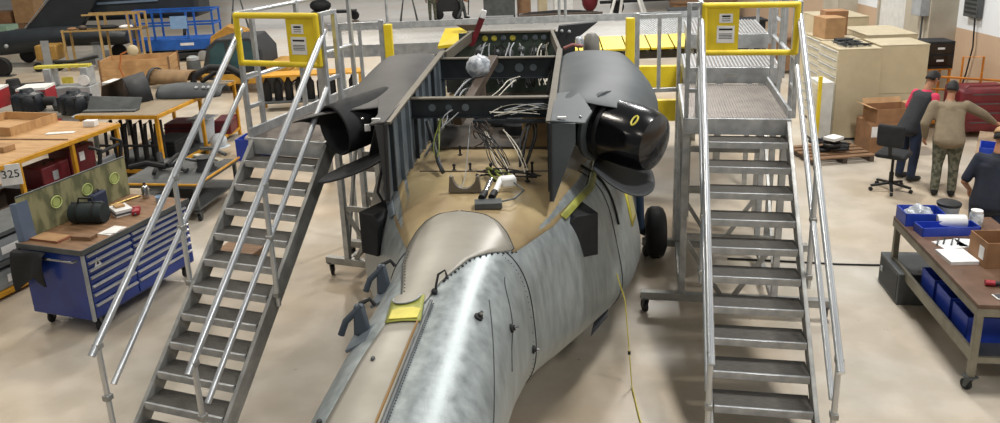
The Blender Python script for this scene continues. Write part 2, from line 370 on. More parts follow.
h = B(); h.box(-.06, .1, 2.0, 2.012, 2.38, 2.43); h.obj('recessed_handle', ALUD, T)
# long platform across the nose of the helicopter
T = thing('bridge_platform', 'long aluminium platform running across behind the helicopter nose', 'platform', (0, 0, 0), 0)
BX0, BX1, BY0, BY1, BZ = -3.2, 4.4, 13.35, 15.3, 2.4
d = B(); d.box(BX0, BX1, BY0, BY1, BZ-.05, BZ); d.obj('platform_deck', mat('bridge_deck', 'b9b6b0', .3, .6, 'a39f98', 2, rvar=.1), T)
rg = B()
for i in range(28): rg.box(2.55+i*.05, 2.572+i*.05, BY0, BY1, BZ, BZ+.008)
ro = rg.obj('deck_ridges', ALU, T, smooth=False); ro['kind'] = 'stuff'
d = B(); d.box(BX0, BX1, BY1, BY1+.04, BZ-.15, BZ+.12); d.obj('toe_board', ALU, T)
d = B(); d.box(BX0, BX1, BY0-.04, BY0, BZ-.2, BZ); d.obj('front_fascia', ALU, T)
for xx in (-3.0, -1.0, 1.4, 3.8):
    for yy in (BY0+.1, BY1-.1):
        l = B(); l.box(xx-.05, xx+.05, yy-.05, yy+.05, 0, BZ-.05); l.obj('leg', ALUD, T)
for xx in (1.22, 1.34, -2.05): 
    p = B(); p.tube([(xx, BY1+.02, BZ), (xx, BY1+.02, BZ+1.5)], .028, 10); p.obj('guard_post', ALU, T)
fm = B(); fm.prism([(0, 0, 0), (.36, 0, 0), (.36, -.55, -.13), (0, -.55, -.13)], (0, 0, .03)); fm = fm.mesh('flap', YEL)
for i in range(7):
    o = link('hinged_flap', fm, T); o.location = (.95+i*.385, BY0-.05, BZ-.03)
    o['label'] = 'yellow hinged flap'
b = B(); b.box(.7, 3.5, BY0-.5, BY0-.06, BZ-.32, BZ-.2); b.obj('flap_support', mat('shadow_steel', '4b463c', .6), T)  # steel box coloured dark for the shade under the flaps
# yellow padded posts at both inner platform ends
def pad_post(label, X, Y, z0, z1, dirx, zfloor=0):
    T = thing('padded_guard_frame', label, 'guard rail', (X, Y, 0), 0)
    p = B(); p.box(-.055, .055, -.05, .05, z0-.25, z1); p.obj('yellow_pad', YEL, T, .01)
    p = B(); p.box(dirx*.085-.035, dirx*.085+.035, -.035, .035, 0, z1+.06); p.obj('post', ALU, T, .005)
    for k in (1, 2):
        q = B(); q.box(dirx*(.12+.26*k)-.022, dirx*(.12+.26*k)+.022, -.022, .022, 0 if k == 2 else z0-.1, z1+.02); q.obj('post', ALU, T)
    q = B(); q.box(min(dirx*.085, dirx*.66), max(dirx*.085, dirx*.66), -.025, .025, z1-.01, z1+.035); q.obj('top_bar', ALU, T)
    q = B(); q.box(min(dirx*.085, dirx*.66), max(dirx*.085, dirx*.66), -.025, .025, z0-.12, z0-.07); q.obj('lower_bar', ALU, T)
pad_post('yellow padded guard frame beside the right engine cowl', 1.74, 10.35, 2.2, 3.07, 1)
pad_post('yellow padded guard frame beside the left engine cowl', -1.42, 10.6, 2.2, 3.07, -1)
# yellow blocks under the right platform
T = thing('platform_bumper', 'pair of yellow bumper boards seen below the platform beside the right engine', 'bumper', (2.15, 10.9, 0), -.12)
for z0 in (1.55, 2.03):
    b = B(); b.box(-.35, .55, -.05, .05, z0, z0+.3); b.obj('bumper_board', YEL, T, .01)
for xx in (-.25, .45):
    b = B(); b.box(xx-.04, xx+.04, .05, .12, 0, 2.3); b.obj('leg', ALUD, T)
# ---------------------------------------------------------------- stripped helicopter airframe
HP = thing('helicopter', 'stripped grey helicopter airframe with open engine deck, seen along its tail boom', 'helicopter', (-.95, .02, 0), -R(6.5))
YS = np.arange(-1.5, 12.01, .05)
def prof(pts, sm=5):
    y = np.interp(YS, [p[0] for p in pts], [p[1] for p in pts])
    k = np.exp(-np.linspace(-2, 2, 2*sm+1)**2); k /= k.sum(); yp = np.pad(y, sm, mode='edge'); return np.convolve(yp, k, 'valid')
PW = prof([(-1.5, .38), (3.3, .495), (4.2, .50), (4.8, .505), (5.4, .545), (5.75, .63), (6.25, .81), (6.66, .97), (7.2, 1.17), (7.74, 1.36), (8.3, 1.46), (11, 1.46), (12, 1.3)])
PC = prof([(-1.5, -.05), (4.2, -.045), (5.0, -.02), (6, 0), (12, 0)])
PT = prof([(-1.5, 2.1), (4.5, 2.11), (5.6, 2.14), (12, 2.14)])
PB = prof([(-1.5, 1.3), (3.3, 1.18), (4.2, 1.1), (5.3, .85), (6.2, .66), (7.2, .5), (8, .42), (12, .42)])
PN = prof([(-1.5, 2.4), (3.3, 2.6), (4.8, 2.7), (5.5, 3.0), (6.25, 3.4), (7.15, 4.0), (12, 5.0)])
PF = prof([(-1.5, .0), (4.2, .02), (5.5, .10), (6.25, .14), (7.15, .13), (9, .12), (12, .1)])
def sg(v): return (v > 0)-(v < 0)
def hs(y, t, off=0.):
    w_, zt, zb, n, fl = (float(np.interp(y, YS, a)) for a in (PW, PT, PB, PN, PF))
    xc = float(np.interp(y, YS, PC)); zc, h = (zt+zb)/2, (zt-zb)/2; c, s = math.cos(t), math.sin(t)
    X = sg(c)*abs(c)**(2/n); Z = sg(s)*abs(s)**(2/n)
    nx, nz = sg(c)*abs(c)**(2-2/n)/w_, sg(s)*abs(s)**(2-2/n)/h; L = math.hypot(nx, nz) or 1
    return Vector((xc+w_*X*(1-fl*Z)+off*nx/L, y, zc+h*Z+off*nz/L))
def ht(y, x):      # parameter of the upper surface at a given x
    lo, hi = .0, PI
    for _ in range(30):
        m = (lo+hi)/2
        if hs(y, m).x > x: lo = m
        else: hi = m
    return (lo+hi)/2
def top(y, x, off=.004): return hs(y, ht(y, x), off)
b = B(); N = 72
b.grid([[hs(y, 2*PI*k/N+PI/2) for k in range(N)] for y in np.arange(-1.5, 11.51, .1)], True)
b.f.append(tuple(range(N)))
hull = b.obj('fuselage', HULL, HP, fix=True)
def patch(rows, name, m, off=.004, nx=10, parent=None):
    b = B(); b.grid([[top(y, xa+(xb-xa)*i/nx, off) for i in range(nx+1)] for y, xa, xb in rows]); o = b.obj(name, m, parent or HP)
    s = o.modifiers.new('solid', 'SOLIDIFY'); s.thickness = .004; s.offset = -1; return o
def interp_rows(ys, left, right, n):
    out = []
    for y in np.linspace(ys[0], ys[1], n):
        out.append((float(y), float(np.interp(y, [p[0] for p in left], [p[1] for p in left])), float(np.interp(y, [p[0] for p in right], [p[1] for p in right]))))
    return out
# tan engine deck
dl = [(5.5, .40), (5.8, .50), (6.25, .66), (7.15, .95), (8, 1.06), (11.4, 1.06)]
deck = patch(interp_rows((5.5, 11.4), [(a, -c) for a, c in dl], dl, 64), 'engine_deck', TAN, .003, 16)
# beige fairing panel: arch in front, narrows to the drive shaft strip
hl_ = [(4.49, -.21), (4.8, -.27), (5.17, -.35), (5.5, -.385), (5.7, -.36), (5.85, -.31), (5.94, -.24), (5.98, -.18), (6.0, -.08)]
hr_ = [(4.49, -.06), (4.78, -.005), (5.13, .13), (5.4, .33), (5.53, .40), (5.69, .33), (5.82, .25), (5.93, .14), (5.98, .02), (6.0, -.06)]
hump = patch(interp_rows((4.49, 6.0), hl_, hr_, 46), 'fairing_panel', BEIGE, .009, 12)
strip = patch(interp_rows((-1.5, 4.27), [(-1.5, -.24), (3.3, -.325), (3.9, -.30), (4.27, -.25)], [(-1.5, .0), (3.3, -.03), (4.27, -.045)], 40), 'drive_shaft_strip', BEIGE, .005, 8)
# seams
def seam(pts, name='panel_seam', r=.005, m=DGREY):
    b = B(); b.tube(pts, r, 6); return b.obj(name, m, hull)
seam([hs(5.43, t, .002) for t in np.linspace(-1.2, 1.35, 40)])
seam([hs(5.43, PI-t, .002) for t in np.linspace(-1.2, 1.2, 40)])
seam([hs(7.35, t, .002) for t in np.linspace(-.9, .9, 30)])
seam([hs(5.12-.6*f, .78-.75*f+.05*math.sin(f*9), .002) for f in np.linspace(0, 1, 20)], r=.003)
seam([hs(8.6, t, .002) for t in np.linspace(-.9, .9, 30)], r=.003)
seam([hs(4.72-1.1*f, .90-.75*f, .002) for f in np.linspace(0, 1, 20)], r=.003)
seam([top(y, np.interp(y, [a for a, c in hr_], [c for a, c in hr_]), .009) for y in np.linspace(5.5, 6.0, 14)], r=.004)
seam([top(y, np.interp(y, [a for a, c in hl_], [c for a, c in hl_]), .009) for y in np.linspace(4.5, 6.0, 30)], r=.004)
# hinge rail along the strip
b = B(); b.tube([top(y, -.02, .012) for y in np.linspace(-1.5, 4.5, 20)], .012, 8); b.obj('hinge_rail', GREYM, strip)
b = B(); b.tube([top(y, -.055, .010) for y in np.linspace(-1.5, 4.25, 20)], .008, 6); b.obj('edge_strip', mat('sealant_brown', '8a6a3a', .6), strip)
# rivets
b = B()
def rivet(p, r=.008): b.ball(p, (r, r, r*.7), 6, 4)
for i in range(17):
    f = i/16; y = 4.78+(5.53-4.78)*f; x = float(np.interp(y, [a for a, c in hr_], [c for a, c in hr_])); rivet(top(y, x+.015, .006), .011 if i % 2 else .008)
for i in range(16): rivet(top(4.55+i*.055, float(np.interp(4.55+i*.055, [a for a, c in hl_], [c for a, c in hl_]))+.02, .01), .006)
for i in range(60):
    y = 3.0+i*.025; rivet(top(y, .0, .01), .004)
for k in range(34): rivet(hs(5.36, -1.0+k*.065, .002), .004)
r_ = b.obj('rivets', DGREY, hull); r_['kind'] = 'stuff'
# yellow drive shaft cut-out
b = B(); z0 = 2.02
rows = interp_rows((4.25, 4.58), [(4.25, -.25), (4.58, -.285)], [(4.25, -.035), (4.58, -.075)], 6)
cut = patch(rows, 'cut_out_frame', GREENP, .014, 6)
b = B(); b.prism([top(4.27, -.23, .02), top(4.27, -.06, .02), top(4.38, -.06, .02), top(4.40, -.11, .02), top(4.40, -.2, .02), top(4.38, -.235, .02)], (0, 0, .006)); b.obj('yellow_plate', YELG, cut)
b = B(); arc = [(-.18+.085*math.cos(a), 4.56-.10*math.sin(a)) for a in np.linspace(0, PI, 12)]
b.grid([[top(y, x, .02), top(4.60, x, .02)] for x, y in arc]); b.obj('shaft_notch', BEIGE, cut)
b = B(); b.tube([top(y, x, .024) for x, y in arc], .006, 6); b.obj('notch_rim', LGREY, cut)
b = B(); p = top(4.62, -.01, 0); b.tube([p, p+Vector((.0, .0, .05)), p+Vector((.01, .05, .11)), p+Vector((.05, .07, .13)), p+Vector((.065, .05, .10)), p+Vector((.05, .02, .075))], .008, 8); b.obj('tie_down_hook', BLK, HP)
b = B(); b.ball(p+Vector((-.01, 0, .015)), .022); b.obj('hook_base', DGREY, HP)
# blade fittings on the left flank of the boom
def fitting(y, x, tall):
    p = top(y, x, 0); b = B(); b.cbox(p+Vector((-.0, 0, .0)), (.15, .2, .02), 0, 0, R(-28)); f = b.obj('step_bracket', RIB, HP, .004)
    b = B(); q = p+Vector((.0, .02, .0)); b.prism([q+Vector((-.05, .0, 0)), q+Vector((.05, .02, 0)), q+Vector((.0, .07, tall)), q+Vector((-.055, .06, tall))], (.0, .045, .0)); b.obj('upright', mat('fitting_blue_grey', '3f4852', .5), f, .012)
    b = B(); t = q+Vector((-.03, .085, tall-.01)); b.tube([t+Vector((.02, 0, 0)), t+Vector((-.07, -.05, -.08)), t+Vector((-.10, -.07, -.16))], .021, 10); b.obj('lever', MATS['fitting_blue_grey'], f)
    b = B(); b.tube([t+Vector((.0, .02, .0)), t+Vector((.06, .05, .02)), t+Vector((.09, .05, -.02))], .014, 8); b.obj('knob', BLK, f)
fitting(4.22, -.40, .17); fitting(4.98, -.46, .19)
b = B(); b.ball(top(3.85, -.22, .01), (.012, .02, .012)); b.obj('small_fitting', GREYM, HP)
b = B(); b.ball(top(3.35, -.36, .01), (.014, .02, .014)); b.obj('small_fitting', DGREY, HP)
for y, t in ((4.75, .35), (5.33, -.15), (4.45, .98)):
    b = B(); p = hs(y, t, 0); n = (hs(y, t, 1)-p); b.lathe(p, [(.03, 0), (.03, .012), (.018, .02), (.018, .03)], 12, n); o = b.obj('port_fitting', BLK, HP)
    b = B(); b.lathe(p+n*.03, [(.012, 0), (.01, .02)], 8, n); b.obj('port_cap', CHROME, o)
# black sensor boxes on both shoulders
for s in (1, -1):
    c = Vector((s*.88-(.02 if s > 0 else .06), 6.70, 1.68)); b = B(); a = R(-36*s)
    m = Matrix.Translation(c) @ Matrix.Rotation(R(26)*s, 4, 'Z')
    pl = [(-.15, .16), (-.09, .215), (.13, .215), (.13, -.18), (-.11, -.18)]
    b.prism([m @ Vector((s*x, -.14, z)) for x, z in [(px_*(1 if s > 0 else .78), pz_) for px_, pz_ in pl]], m.to_3x3() @ Vector((0, .40, 0))); b.obj('sensor_box', BLKM, HP, .008)
# side door line, latch, yellow framed window, drain flap
def side(y, z):
    lo, hi = -PI/2, PI/2
    for _ in range(30):
        mdl = (lo+hi)/2
        if hs(y, mdl).z < z: lo = mdl
        else: hi = mdl
    return (lo+hi)/2
b = B(); b.grid([[hs(y, side(y, z), .012) for z in np.linspace(1.25, 1.62, 4)] for y in np.linspace(7.92, 8.22, 5)]); o = b.obj('window_frame', YELG, HP); o.modifiers.new('s', 'SOLIDIFY').thickness = .012
b = B(); b.grid([[hs(y, side(y, z), .017) for z in np.linspace(1.30, 1.57, 4)] for y in np.linspace(7.97, 8.17, 5)]); b.obj('window_pane', mat('amber_film', 'b9b06a', .3), o)
b = B(); b.tube([hs(7.68, side(7.68, 1.75), .012), hs(7.80, side(7.80, 1.75), .012)], .012, 6); b.obj('door_latch', BLK, HP)
b = B(); b.tube([hs(7.48, side(7.48, z), .01) for z in np.linspace(1.45, 2.05, 8)], .011, 6); b.obj('door_edge', BLK, HP)
b = B(); p = hs(7.05, -.72, 0); b.prism([p+Vector((-.1, -.35, -.02)), p+Vector((.06, .0, -.0)), p+Vector((.10, .22, .10)), p+Vector((-.0, .25, .08))], (0, 0, -.012)); b.obj('drain_flap', DGREY, HP)
# yellow edge strip along the right shoulder, left one in grey
for s, m in ((1, GREENP), (-1, RIB)):
    b = B(); b.grid([[top(y, s*x*f, .012+.02*(f > 1)) for f in (.985, 1.0, 1.03)] for y, x in [(6.45, .72), (6.8, .83), (7.2, .955), (7.6, 1.0), (8.2, 1.05)]]); o = b.obj('shoulder_strip', m, HP); o.modifiers.new('s', 'SOLIDIFY').thickness = .01
# ---------------- engine bay
for s in (-1, 1):
    IW = .65 if s > 0 else .72
    b = B(); x = s*IW
    b.prism([(x, 6.32, 2.12), (x, 9.3, 2.12), (x, 9.15, 2.9), (x, 6.42, 2.76)], (s*.02, 0, 0)); wall = b.obj('bay_side_wall', RIB, HP)
    for i in range(9):
        y = 6.5+i*.32; b = B(); b.box(*sorted((x-s*.035, x)), y-.018, y+.018, 2.14, 2.76+.05*(y-6.4)); b.obj('wall_rib', RIB if i % 3 else BULK, wall)
    b = B(); b.bar((x-s*.01, 6.40, 2.77), (x-s*.01, 9.15, 2.91), .06, .02); b.obj('top_flange', mat('flange_worn', '726c60', .5, .3), wall)
    b = B(); b.prism([(x-s*.015, 6.29, 2.12), (x+s*.02, 6.29, 2.12), (x+s*(.20 if s > 0 else .07), 6.36, 2.60), (x+s*(.20 if s > 0 else .09), 6.37, 2.76), (x-s*.015, 6.37, 2.77)], (0, .04, 0)); b.obj('aft_frame', NAC2 if s > 0 else NAC, wall)
    b = B(); b.tube([(x+s*.0, 6.285, 2.13), (x-s*.0, 6.36, 2.77)], .012, 6); b.obj('frame_edge', MATS['black_rubber'], wall)
    # cowl skin over the engine
    rows = []
    ctrl = [ (9.15, [(IW, 2.89), (.95, 2.92), (1.30, 2.90), (1.40, 2.84), (1.50, 2.5), (1.40, 2.2)]),
             (8.5, [(IW, 2.87), (.95, 2.93), (1.32, 2.91), (1.52, 2.82), (1.64, 2.5), (1.46, 2.2)]),
             (7.9, [(IW, 2.84), (.93, 2.92), (1.28, 2.91), (1.58, 2.80), (1.74, 2.52), (1.5, 2.2)]),
             (7.3, [(IW, 2.80), (.88, 2.88), (1.12, 2.84), (1.40, 2.78), (1.62, 2.55), (1.5, 2.24)]),
             (7.0, [(IW, 2.79), (.84, 2.83), (1.04, 2.76), (1.30, 2.74), (1.58, 2.56), (1.5, 2.28)])] if s > 0 else [
             (9.15, [(IW, 2.89), (.95, 2.92), (1.34, 2.90), (1.42, 2.84), (1.48, 2.5), (1.38, 2.2)]),
             (8.5, [(IW, 2.87), (.95, 2.92), (1.32, 2.88), (1.50, 2.76), (1.58, 2.5), (1.44, 2.2)]),
             (7.9, [(IW, 2.84), (.90, 2.88), (1.20, 2.82), (1.52, 2.70), (1.66, 2.52), (1.5, 2.2)]),
             (7.4, [(IW, 2.81), (.82, 2.78), (1.05, 2.74), (1.42, 2.70), (1.80, 2.60), (1.78, 2.56)]),
             (7.15, [(IW, 2.78), (.78, 2.76), (.98, 2.73), (1.40, 2.71), (1.88, 2.59), (1.86, 2.56)])]
    b = B(); b.grid([[(s*x_, y, z) for x_, z in r] for y, r in ctrl]); o = b.obj('engine_cowl', NAC2 if s > 0 else NAC, HP)
    m_ = o.modifiers.new('solid', 'SOLIDIFY'); m_.thickness = .03; m_.offset = -1; m_ = o.modifiers.new('sub', 'SUBSURF'); m_.levels = m_.render_levels = 2; m_.boundary_smooth = 'PRESERVE_CORNERS'
    # flat corner skin between the bay wall and the exhaust
    b = B(); b.prism([(s*IW, 6.36, 2.775), (s*(IW+(.28 if s > 0 else .15)), 6.42, 2.74), (s*(IW+(.34 if s > 0 else .17)), 6.8, 2.74), (s*(IW+(.22 if s > 0 else .28)), 7.25, 2.83 if s > 0 else 2.78), (s*IW, 7.25, 2.80)], (0, 0, .018)); c2 = b.obj('corner_skin', NAC2 if s > 0 else NAC, HP, .006)
    b = B(); b.cbox((s*(IW+.09), 6.43, 2.80), (.07, .03, .012)); b.obj('skin_tag', WHITE, c2)
    b = B(); b.ball((s*(IW+.24), 6.55, 2.775), (.014, .014, .01)); b.obj('skin_tag', CHROME, c2)
# right exhaust: black cover with rounded end
ax = Vector((.80, -.58, -.12)).normalized(); c = Vector((1.10, 7.25, 2.50))
b = B(); b.lathe(c, [(.24, -.25), (.27, -.1), (.285, .05), (.29, .30), (.28, .46), (.25, .54), (.16, .58), (.05, .59)], 36, ax); ex = b.obj('exhaust_cover', BLKG, HP)
u, v = orth(ax)
b = B(); n = (Vector((0, -.75, .66))-ax*Vector((0, -.75, .66)).dot(ax)).normalized(); p = c+ax*.42+n*.282; b.tube([p+(ax*.022*math.cos(a)+ax.cross(n)*.05*math.sin(a)) for a in np.linspace(0, 2*PI, 17)], .009, 6); yl = b.obj('yellow_ring', YELG, ex); yl.scale = (1, 1, 1)
b = B(); b.lathe(c, [(.292, .06), (.298, .07), (.298, .09), (.292, .10)], 36, ax); b.obj('cover_band', BLKM, ex)
b = B(); b.lathe(c, [(.296, -.08), (.33, -.06), (.335, -.02), (.296, .0)], 36, ax); b.obj('exhaust_collar', NAC2, ex)
# lower lip below the right exhaust
b = B(); b.grid([[(.98, 6.75, 2.28), (1.15, 6.55, 2.18), (1.36, 6.45, 2.10), (1.50, 6.62, 2.10)], [(1.0, 6.95, 2.25), (1.2, 6.85, 2.13), (1.42, 6.8, 2.06), (1.56, 6.95, 2.08)], [(1.05, 7.5, 2.2), (1.25, 7.5, 2.08), (1.45, 7.5, 2.04), (1.55, 7.5, 2.08)]])
o = b.obj('exhaust_lip', DGREY, HP); m_ = o.modifiers.new('solid', 'SOLIDIFY'); m_.thickness = .04; m_ = o.modifiers.new('sub', 'SUBSURF'); m_.levels = m_.render_levels = 2
# left exhaust: open duct under a flat hood
ax = Vector((-.62, -.76, -.12)).normalized(); c = Vector((-1.23, 7.45, 2.535))
b = B(); b.lathe(c, [(.235, -.35), (.25, 0), (.25, .32), (.235, .33), (.22, .30), (.2, .05), (.19, .0), (.05, -.02)], 36, ax); ex = b.obj('exhaust_duct', BLKM, HP)
b = B(); b.prism([(-.98, 7.08, 2.32), (-.90, 7.05, 2.70), (-.94, 7.0, 2.72), (-1.06, 6.98, 2.3)], (-.03, .12, 0)); b.obj('duct_baffle', NAC, ex)
b = B(); b.cbox((-1.06, 7.02, 2.57), (.05, .03, .06), .4); b.obj('white_tag', WHITE, ex)
b = B(); b.grid([[(-.84, 6.70, 2.40), (-1.02, 6.72, 2.28), (-1.30, 6.80, 2.16), (-1.58, 6.88, 2.08)], [(-.88, 6.95, 2.36), (-1.08, 6.98, 2.26), (-1.34, 7.02, 2.15), (-1.58, 7.0, 2.08)], [(-.95, 7.7, 2.24), (-1.2, 7.6, 2.18), (-1.38, 7.4, 2.13), (-1.55, 7.2, 2.09)]])
o = b.obj('exhaust_lip', DGREY, HP); m_ = o.modifiers.new('solid', 'SOLIDIFY'); m_.thickness = .045; m_ = o.modifiers.new('sub', 'SUBSURF'); m_.levels = m_.render_levels = 2
b = B(); b.tube([(-.88, 6.8, 2.3), (-.93, 6.72, 2.05), (-.85, 6.75, 1.85)], .013, 8); b.obj('drain_hose', BLK, HP)
# cross beams with lightening holes
IW = .65
def beam(y, z0, z1, holes, name):
    b = B(); b.box(-.72, IW, y-.012, y+.012, z0, z1); o = b.obj(name, BULK, HP)
    f = B(); f.box(-.72, IW, y-.05, y+.03, z1, z1+.014); f.obj('beam_flange', MATS['flange_worn'], o)
    f = B(); f.box(-.72, IW, y-.05, y+.012, z0-.012, z0); f.obj('beam_flange', BULK, o)
    for x, r in holes:
        f = B(); f.lathe((x, y-.013, (z0+z1)/2), [(r*.6, 0), (r, 0), (r, .004), (r*.6, .004)], 16, (0, -1, 0)); f.obj('hole_rim', RIB, o)
    return o
beam(7.40, 2.58, 2.75, [(-.52, .035), (-.36, .03), (-.2, .035), (.5, .03)], 'cross_beam')
beam(9.05, 2.62, 2.84, [(-.05, .055), (.18, .05), (.34, .04)], 'cross_beam')
b = B(); b.box(-.12, IW, 7.28, 7.34, 2.53, 2.56); b.obj('cable_tray', BULK, HP)
b = B(); b.bar((-.34, 7.7, 2.45), (-.10, 9.0, 2.84), .10, .10); b.obj('diagonal_strut', BROWN, HP, .01)
b = B(); b.bar((.42, 7.9, 2.16), (.42, 7.9, 2.6), .2, .04); b.obj('mount_post', mat('tan_post', '8b7350', .6), HP)
# front bulkhead
b = B(); b.box(-.70, .64, 10.3, 10.33, 2.14, 2.95); bk = b.obj('front_bulkhead', mat('bulkhead_green', '3a463c', .6, 0, '2c372f', 5), HP)
for i, x in enumerate((-.36, -.24, -.12, 0, .16, .29, .40)):
    f = B(); f.lathe((x, 10.298, 2.88), [(.0, 0), (.038, 0), (.038, .006), (.03, .012)], 14, (0, -1, 0)); f.obj('bulkhead_port', YELG if i < 4 and i != 2 else RIB, bk)
f = B(); f.box(-.58, .55, 10.26, 10.36, 2.95, 2.975); f.obj('bulkhead_cap', MATS['flange_worn'], bk)
b = B(); b.bar((-.52, 10.3, 2.92), (-.69, 9.2, 2.84), .035, .12); b.obj('side_longeron', MATS['flange_worn'], HP)
b = B(); b.bar((.50, 10.3, 2.92), (.64, 9.2, 2.84), .04, .12); b.obj('side_longeron', MATS['flange_worn'], HP)
b = B(); b.prism([(.50, 10.0, 2.60), (.60, 10.0, 3.06), (1.08, 10.0, 3.10), (.80, 10.0, 2.88), (.80, 10.0, 2.6)], (0, .12, 0)); b.obj('fairing_fin', DGREY, HP, .006)
for x, z in ((.64, 3.0), (.73, 2.99)):
    b = B(); b.ball((x, 9.99, z), .022); b.obj('fin_fastener', LGREY, HP)
b = B(); b.prism([(-.78, 10.6, 3.02), (-.42, 10.6, 3.02), (-.5, 10.6, 2.86)], (0, .06, 0)); b.obj('bracket_arm', BROWN, HP)
b = B(); b.prism([(-.56, 10.2, 2.80), (-.49, 10.2, 2.80), (-.34, 10.2, 3.14), (-.41, 10.2, 3.17)], (0, .04, 0)); rt = b.obj('red_streamer', REDD, HP)
b = B(); b.cbox((-.36, 10.22, 3.20), (.07, .05, .11), 0, 0, R(18)); b.obj('streamer_tag', WHITE, rt, .01)
b = B(); b.prism([(-1.0, 10.4, 2.74), (-.56, 10.4, 2.78), (-.6, 10.75, 2.93), (-.95, 10.75, 2.92)], (0, 0, .04)); b.obj('yellow_guard', YEL, HP)
b = B(); b.box(-.92, -.6, 10.45, 10.7, 2.14, 2.75); b.obj('guard_block', BULK, HP)
b = B(); b.lathe((1.0, 9.75, 2.14), [(.1, 0), (.1, .70), (.085, .82), (.05, .86)], 16); b.obj('oil_tank', mat('tank_grey', '77756f', .5), HP)
b = B(); b.tube([(.68, 9.4, 2.88), (.78, 9.4, 2.92), (.9, 9.4, 2.90)], .02, 8); b.obj('hose', mat('hose_red', '8e5a55', .6), HP)
b = B(); b.cbox((.86, 9.6, 2.92), (.1, .08, .14), .5); b.obj('wrapped_valve', CLEAR, HP, .03)
# deck fittings
b = B(); pts = [(-.13, 2.15), (-.15, 2.30), (-.115, 2.30)]+[(-.0+.105*math.cos(a), 2.30-.10*math.sin(a)) for a in np.linspace(PI, 2*PI, 9)[1:-1] for a in (a-PI,)][::-1]+[(.115, 2.30), (.15, 2.30), (.13, 2.15)]
arc2 = [(.10*math.cos(a), 2.29-.105*math.sin(a)) for a in np.linspace(PI, 0, 10)]
b.prism([(x-.09, 6.42, z) for x, z in [(-.14, 2.15), (-.125, 2.30)]+arc2+[(.125, 2.30), (.14, 2.15)]], (0, .05, 0)); b.obj('shaft_saddle', mat('saddle_grey', '6d6558', .5), HP, .004)
b = B(); b.cbox((.15, 6.10, 2.17), (.22, .12, .05), .15); ac = b.obj('actuator_base', GREYM, HP, .004)
for i, (x, y) in enumerate(((.10, 6.2), (.18, 6.22))):
    f = B(); f.tube([(x, y, 2.2), (x+.03, y+.3, 2.24)], .024, 10); f.obj('actuator_rod', WHITE if i else CHROME, ac)
    f = B(); f.tube([(x-.01, y-.05, 2.2), (x+.005, y+.05, 2.21)], .03, 10); f.obj('actuator_end', BLK, ac)
f = B(); f.cbox((.27, 6.52, 2.22), (.14, .1, .09), .3); f.obj('actuator_head', WHITE, ac, .02)
f = B(); f.tube([(.22, 6.1, 2.18), (.36, 6.18, 2.19), (.42, 6.35, 2.2), (.32, 6.5, 2.22)], .008, 8); f.obj('actuator_line', GREYM, ac)
rnd = random.Random(3)
for i, (x, y, hgt) in enumerate(((-.28, 7.05, .05), (-.13, 7.05, .06), (-.3, 7.55, .08), (.12, 6.75, .09), (.3, 6.8, .07), (.42, 6.75, .08), (.08, 6.9, .1), (-.02, 6.72, .06), (.22, 6.95, .06), (.45, 6.95, .1))):
    f = B(); f.lathe((x, y, 2.14), [(.022, 0), (.022, .012), (.01, .014), (.01, hgt), (.016, hgt), (.012, hgt+.02)], 8); f.obj('deck_fitting', BLK, HP)
b = B(); b.box(-.6, .62, 7.02, 7.03, 2.143, 2.152); b.obj('deck_joint', BROWN, HP)
# gooseneck pipe on the left of the deck
b = B(); b.tube([(-.60, 7.5, 2.5), (-.52, 7.35, 2.32), (-.42, 7.05, 2.22), (-.36, 6.9, 2.18)], .022, 8); b.obj('drain_pipe', DGREY, HP)
b = B(); b.tube([(-.58, 7.2, 2.24), (-.36, 7.75, 2.58)], .012, 8); b.obj('push_rod', CHROME, HP)
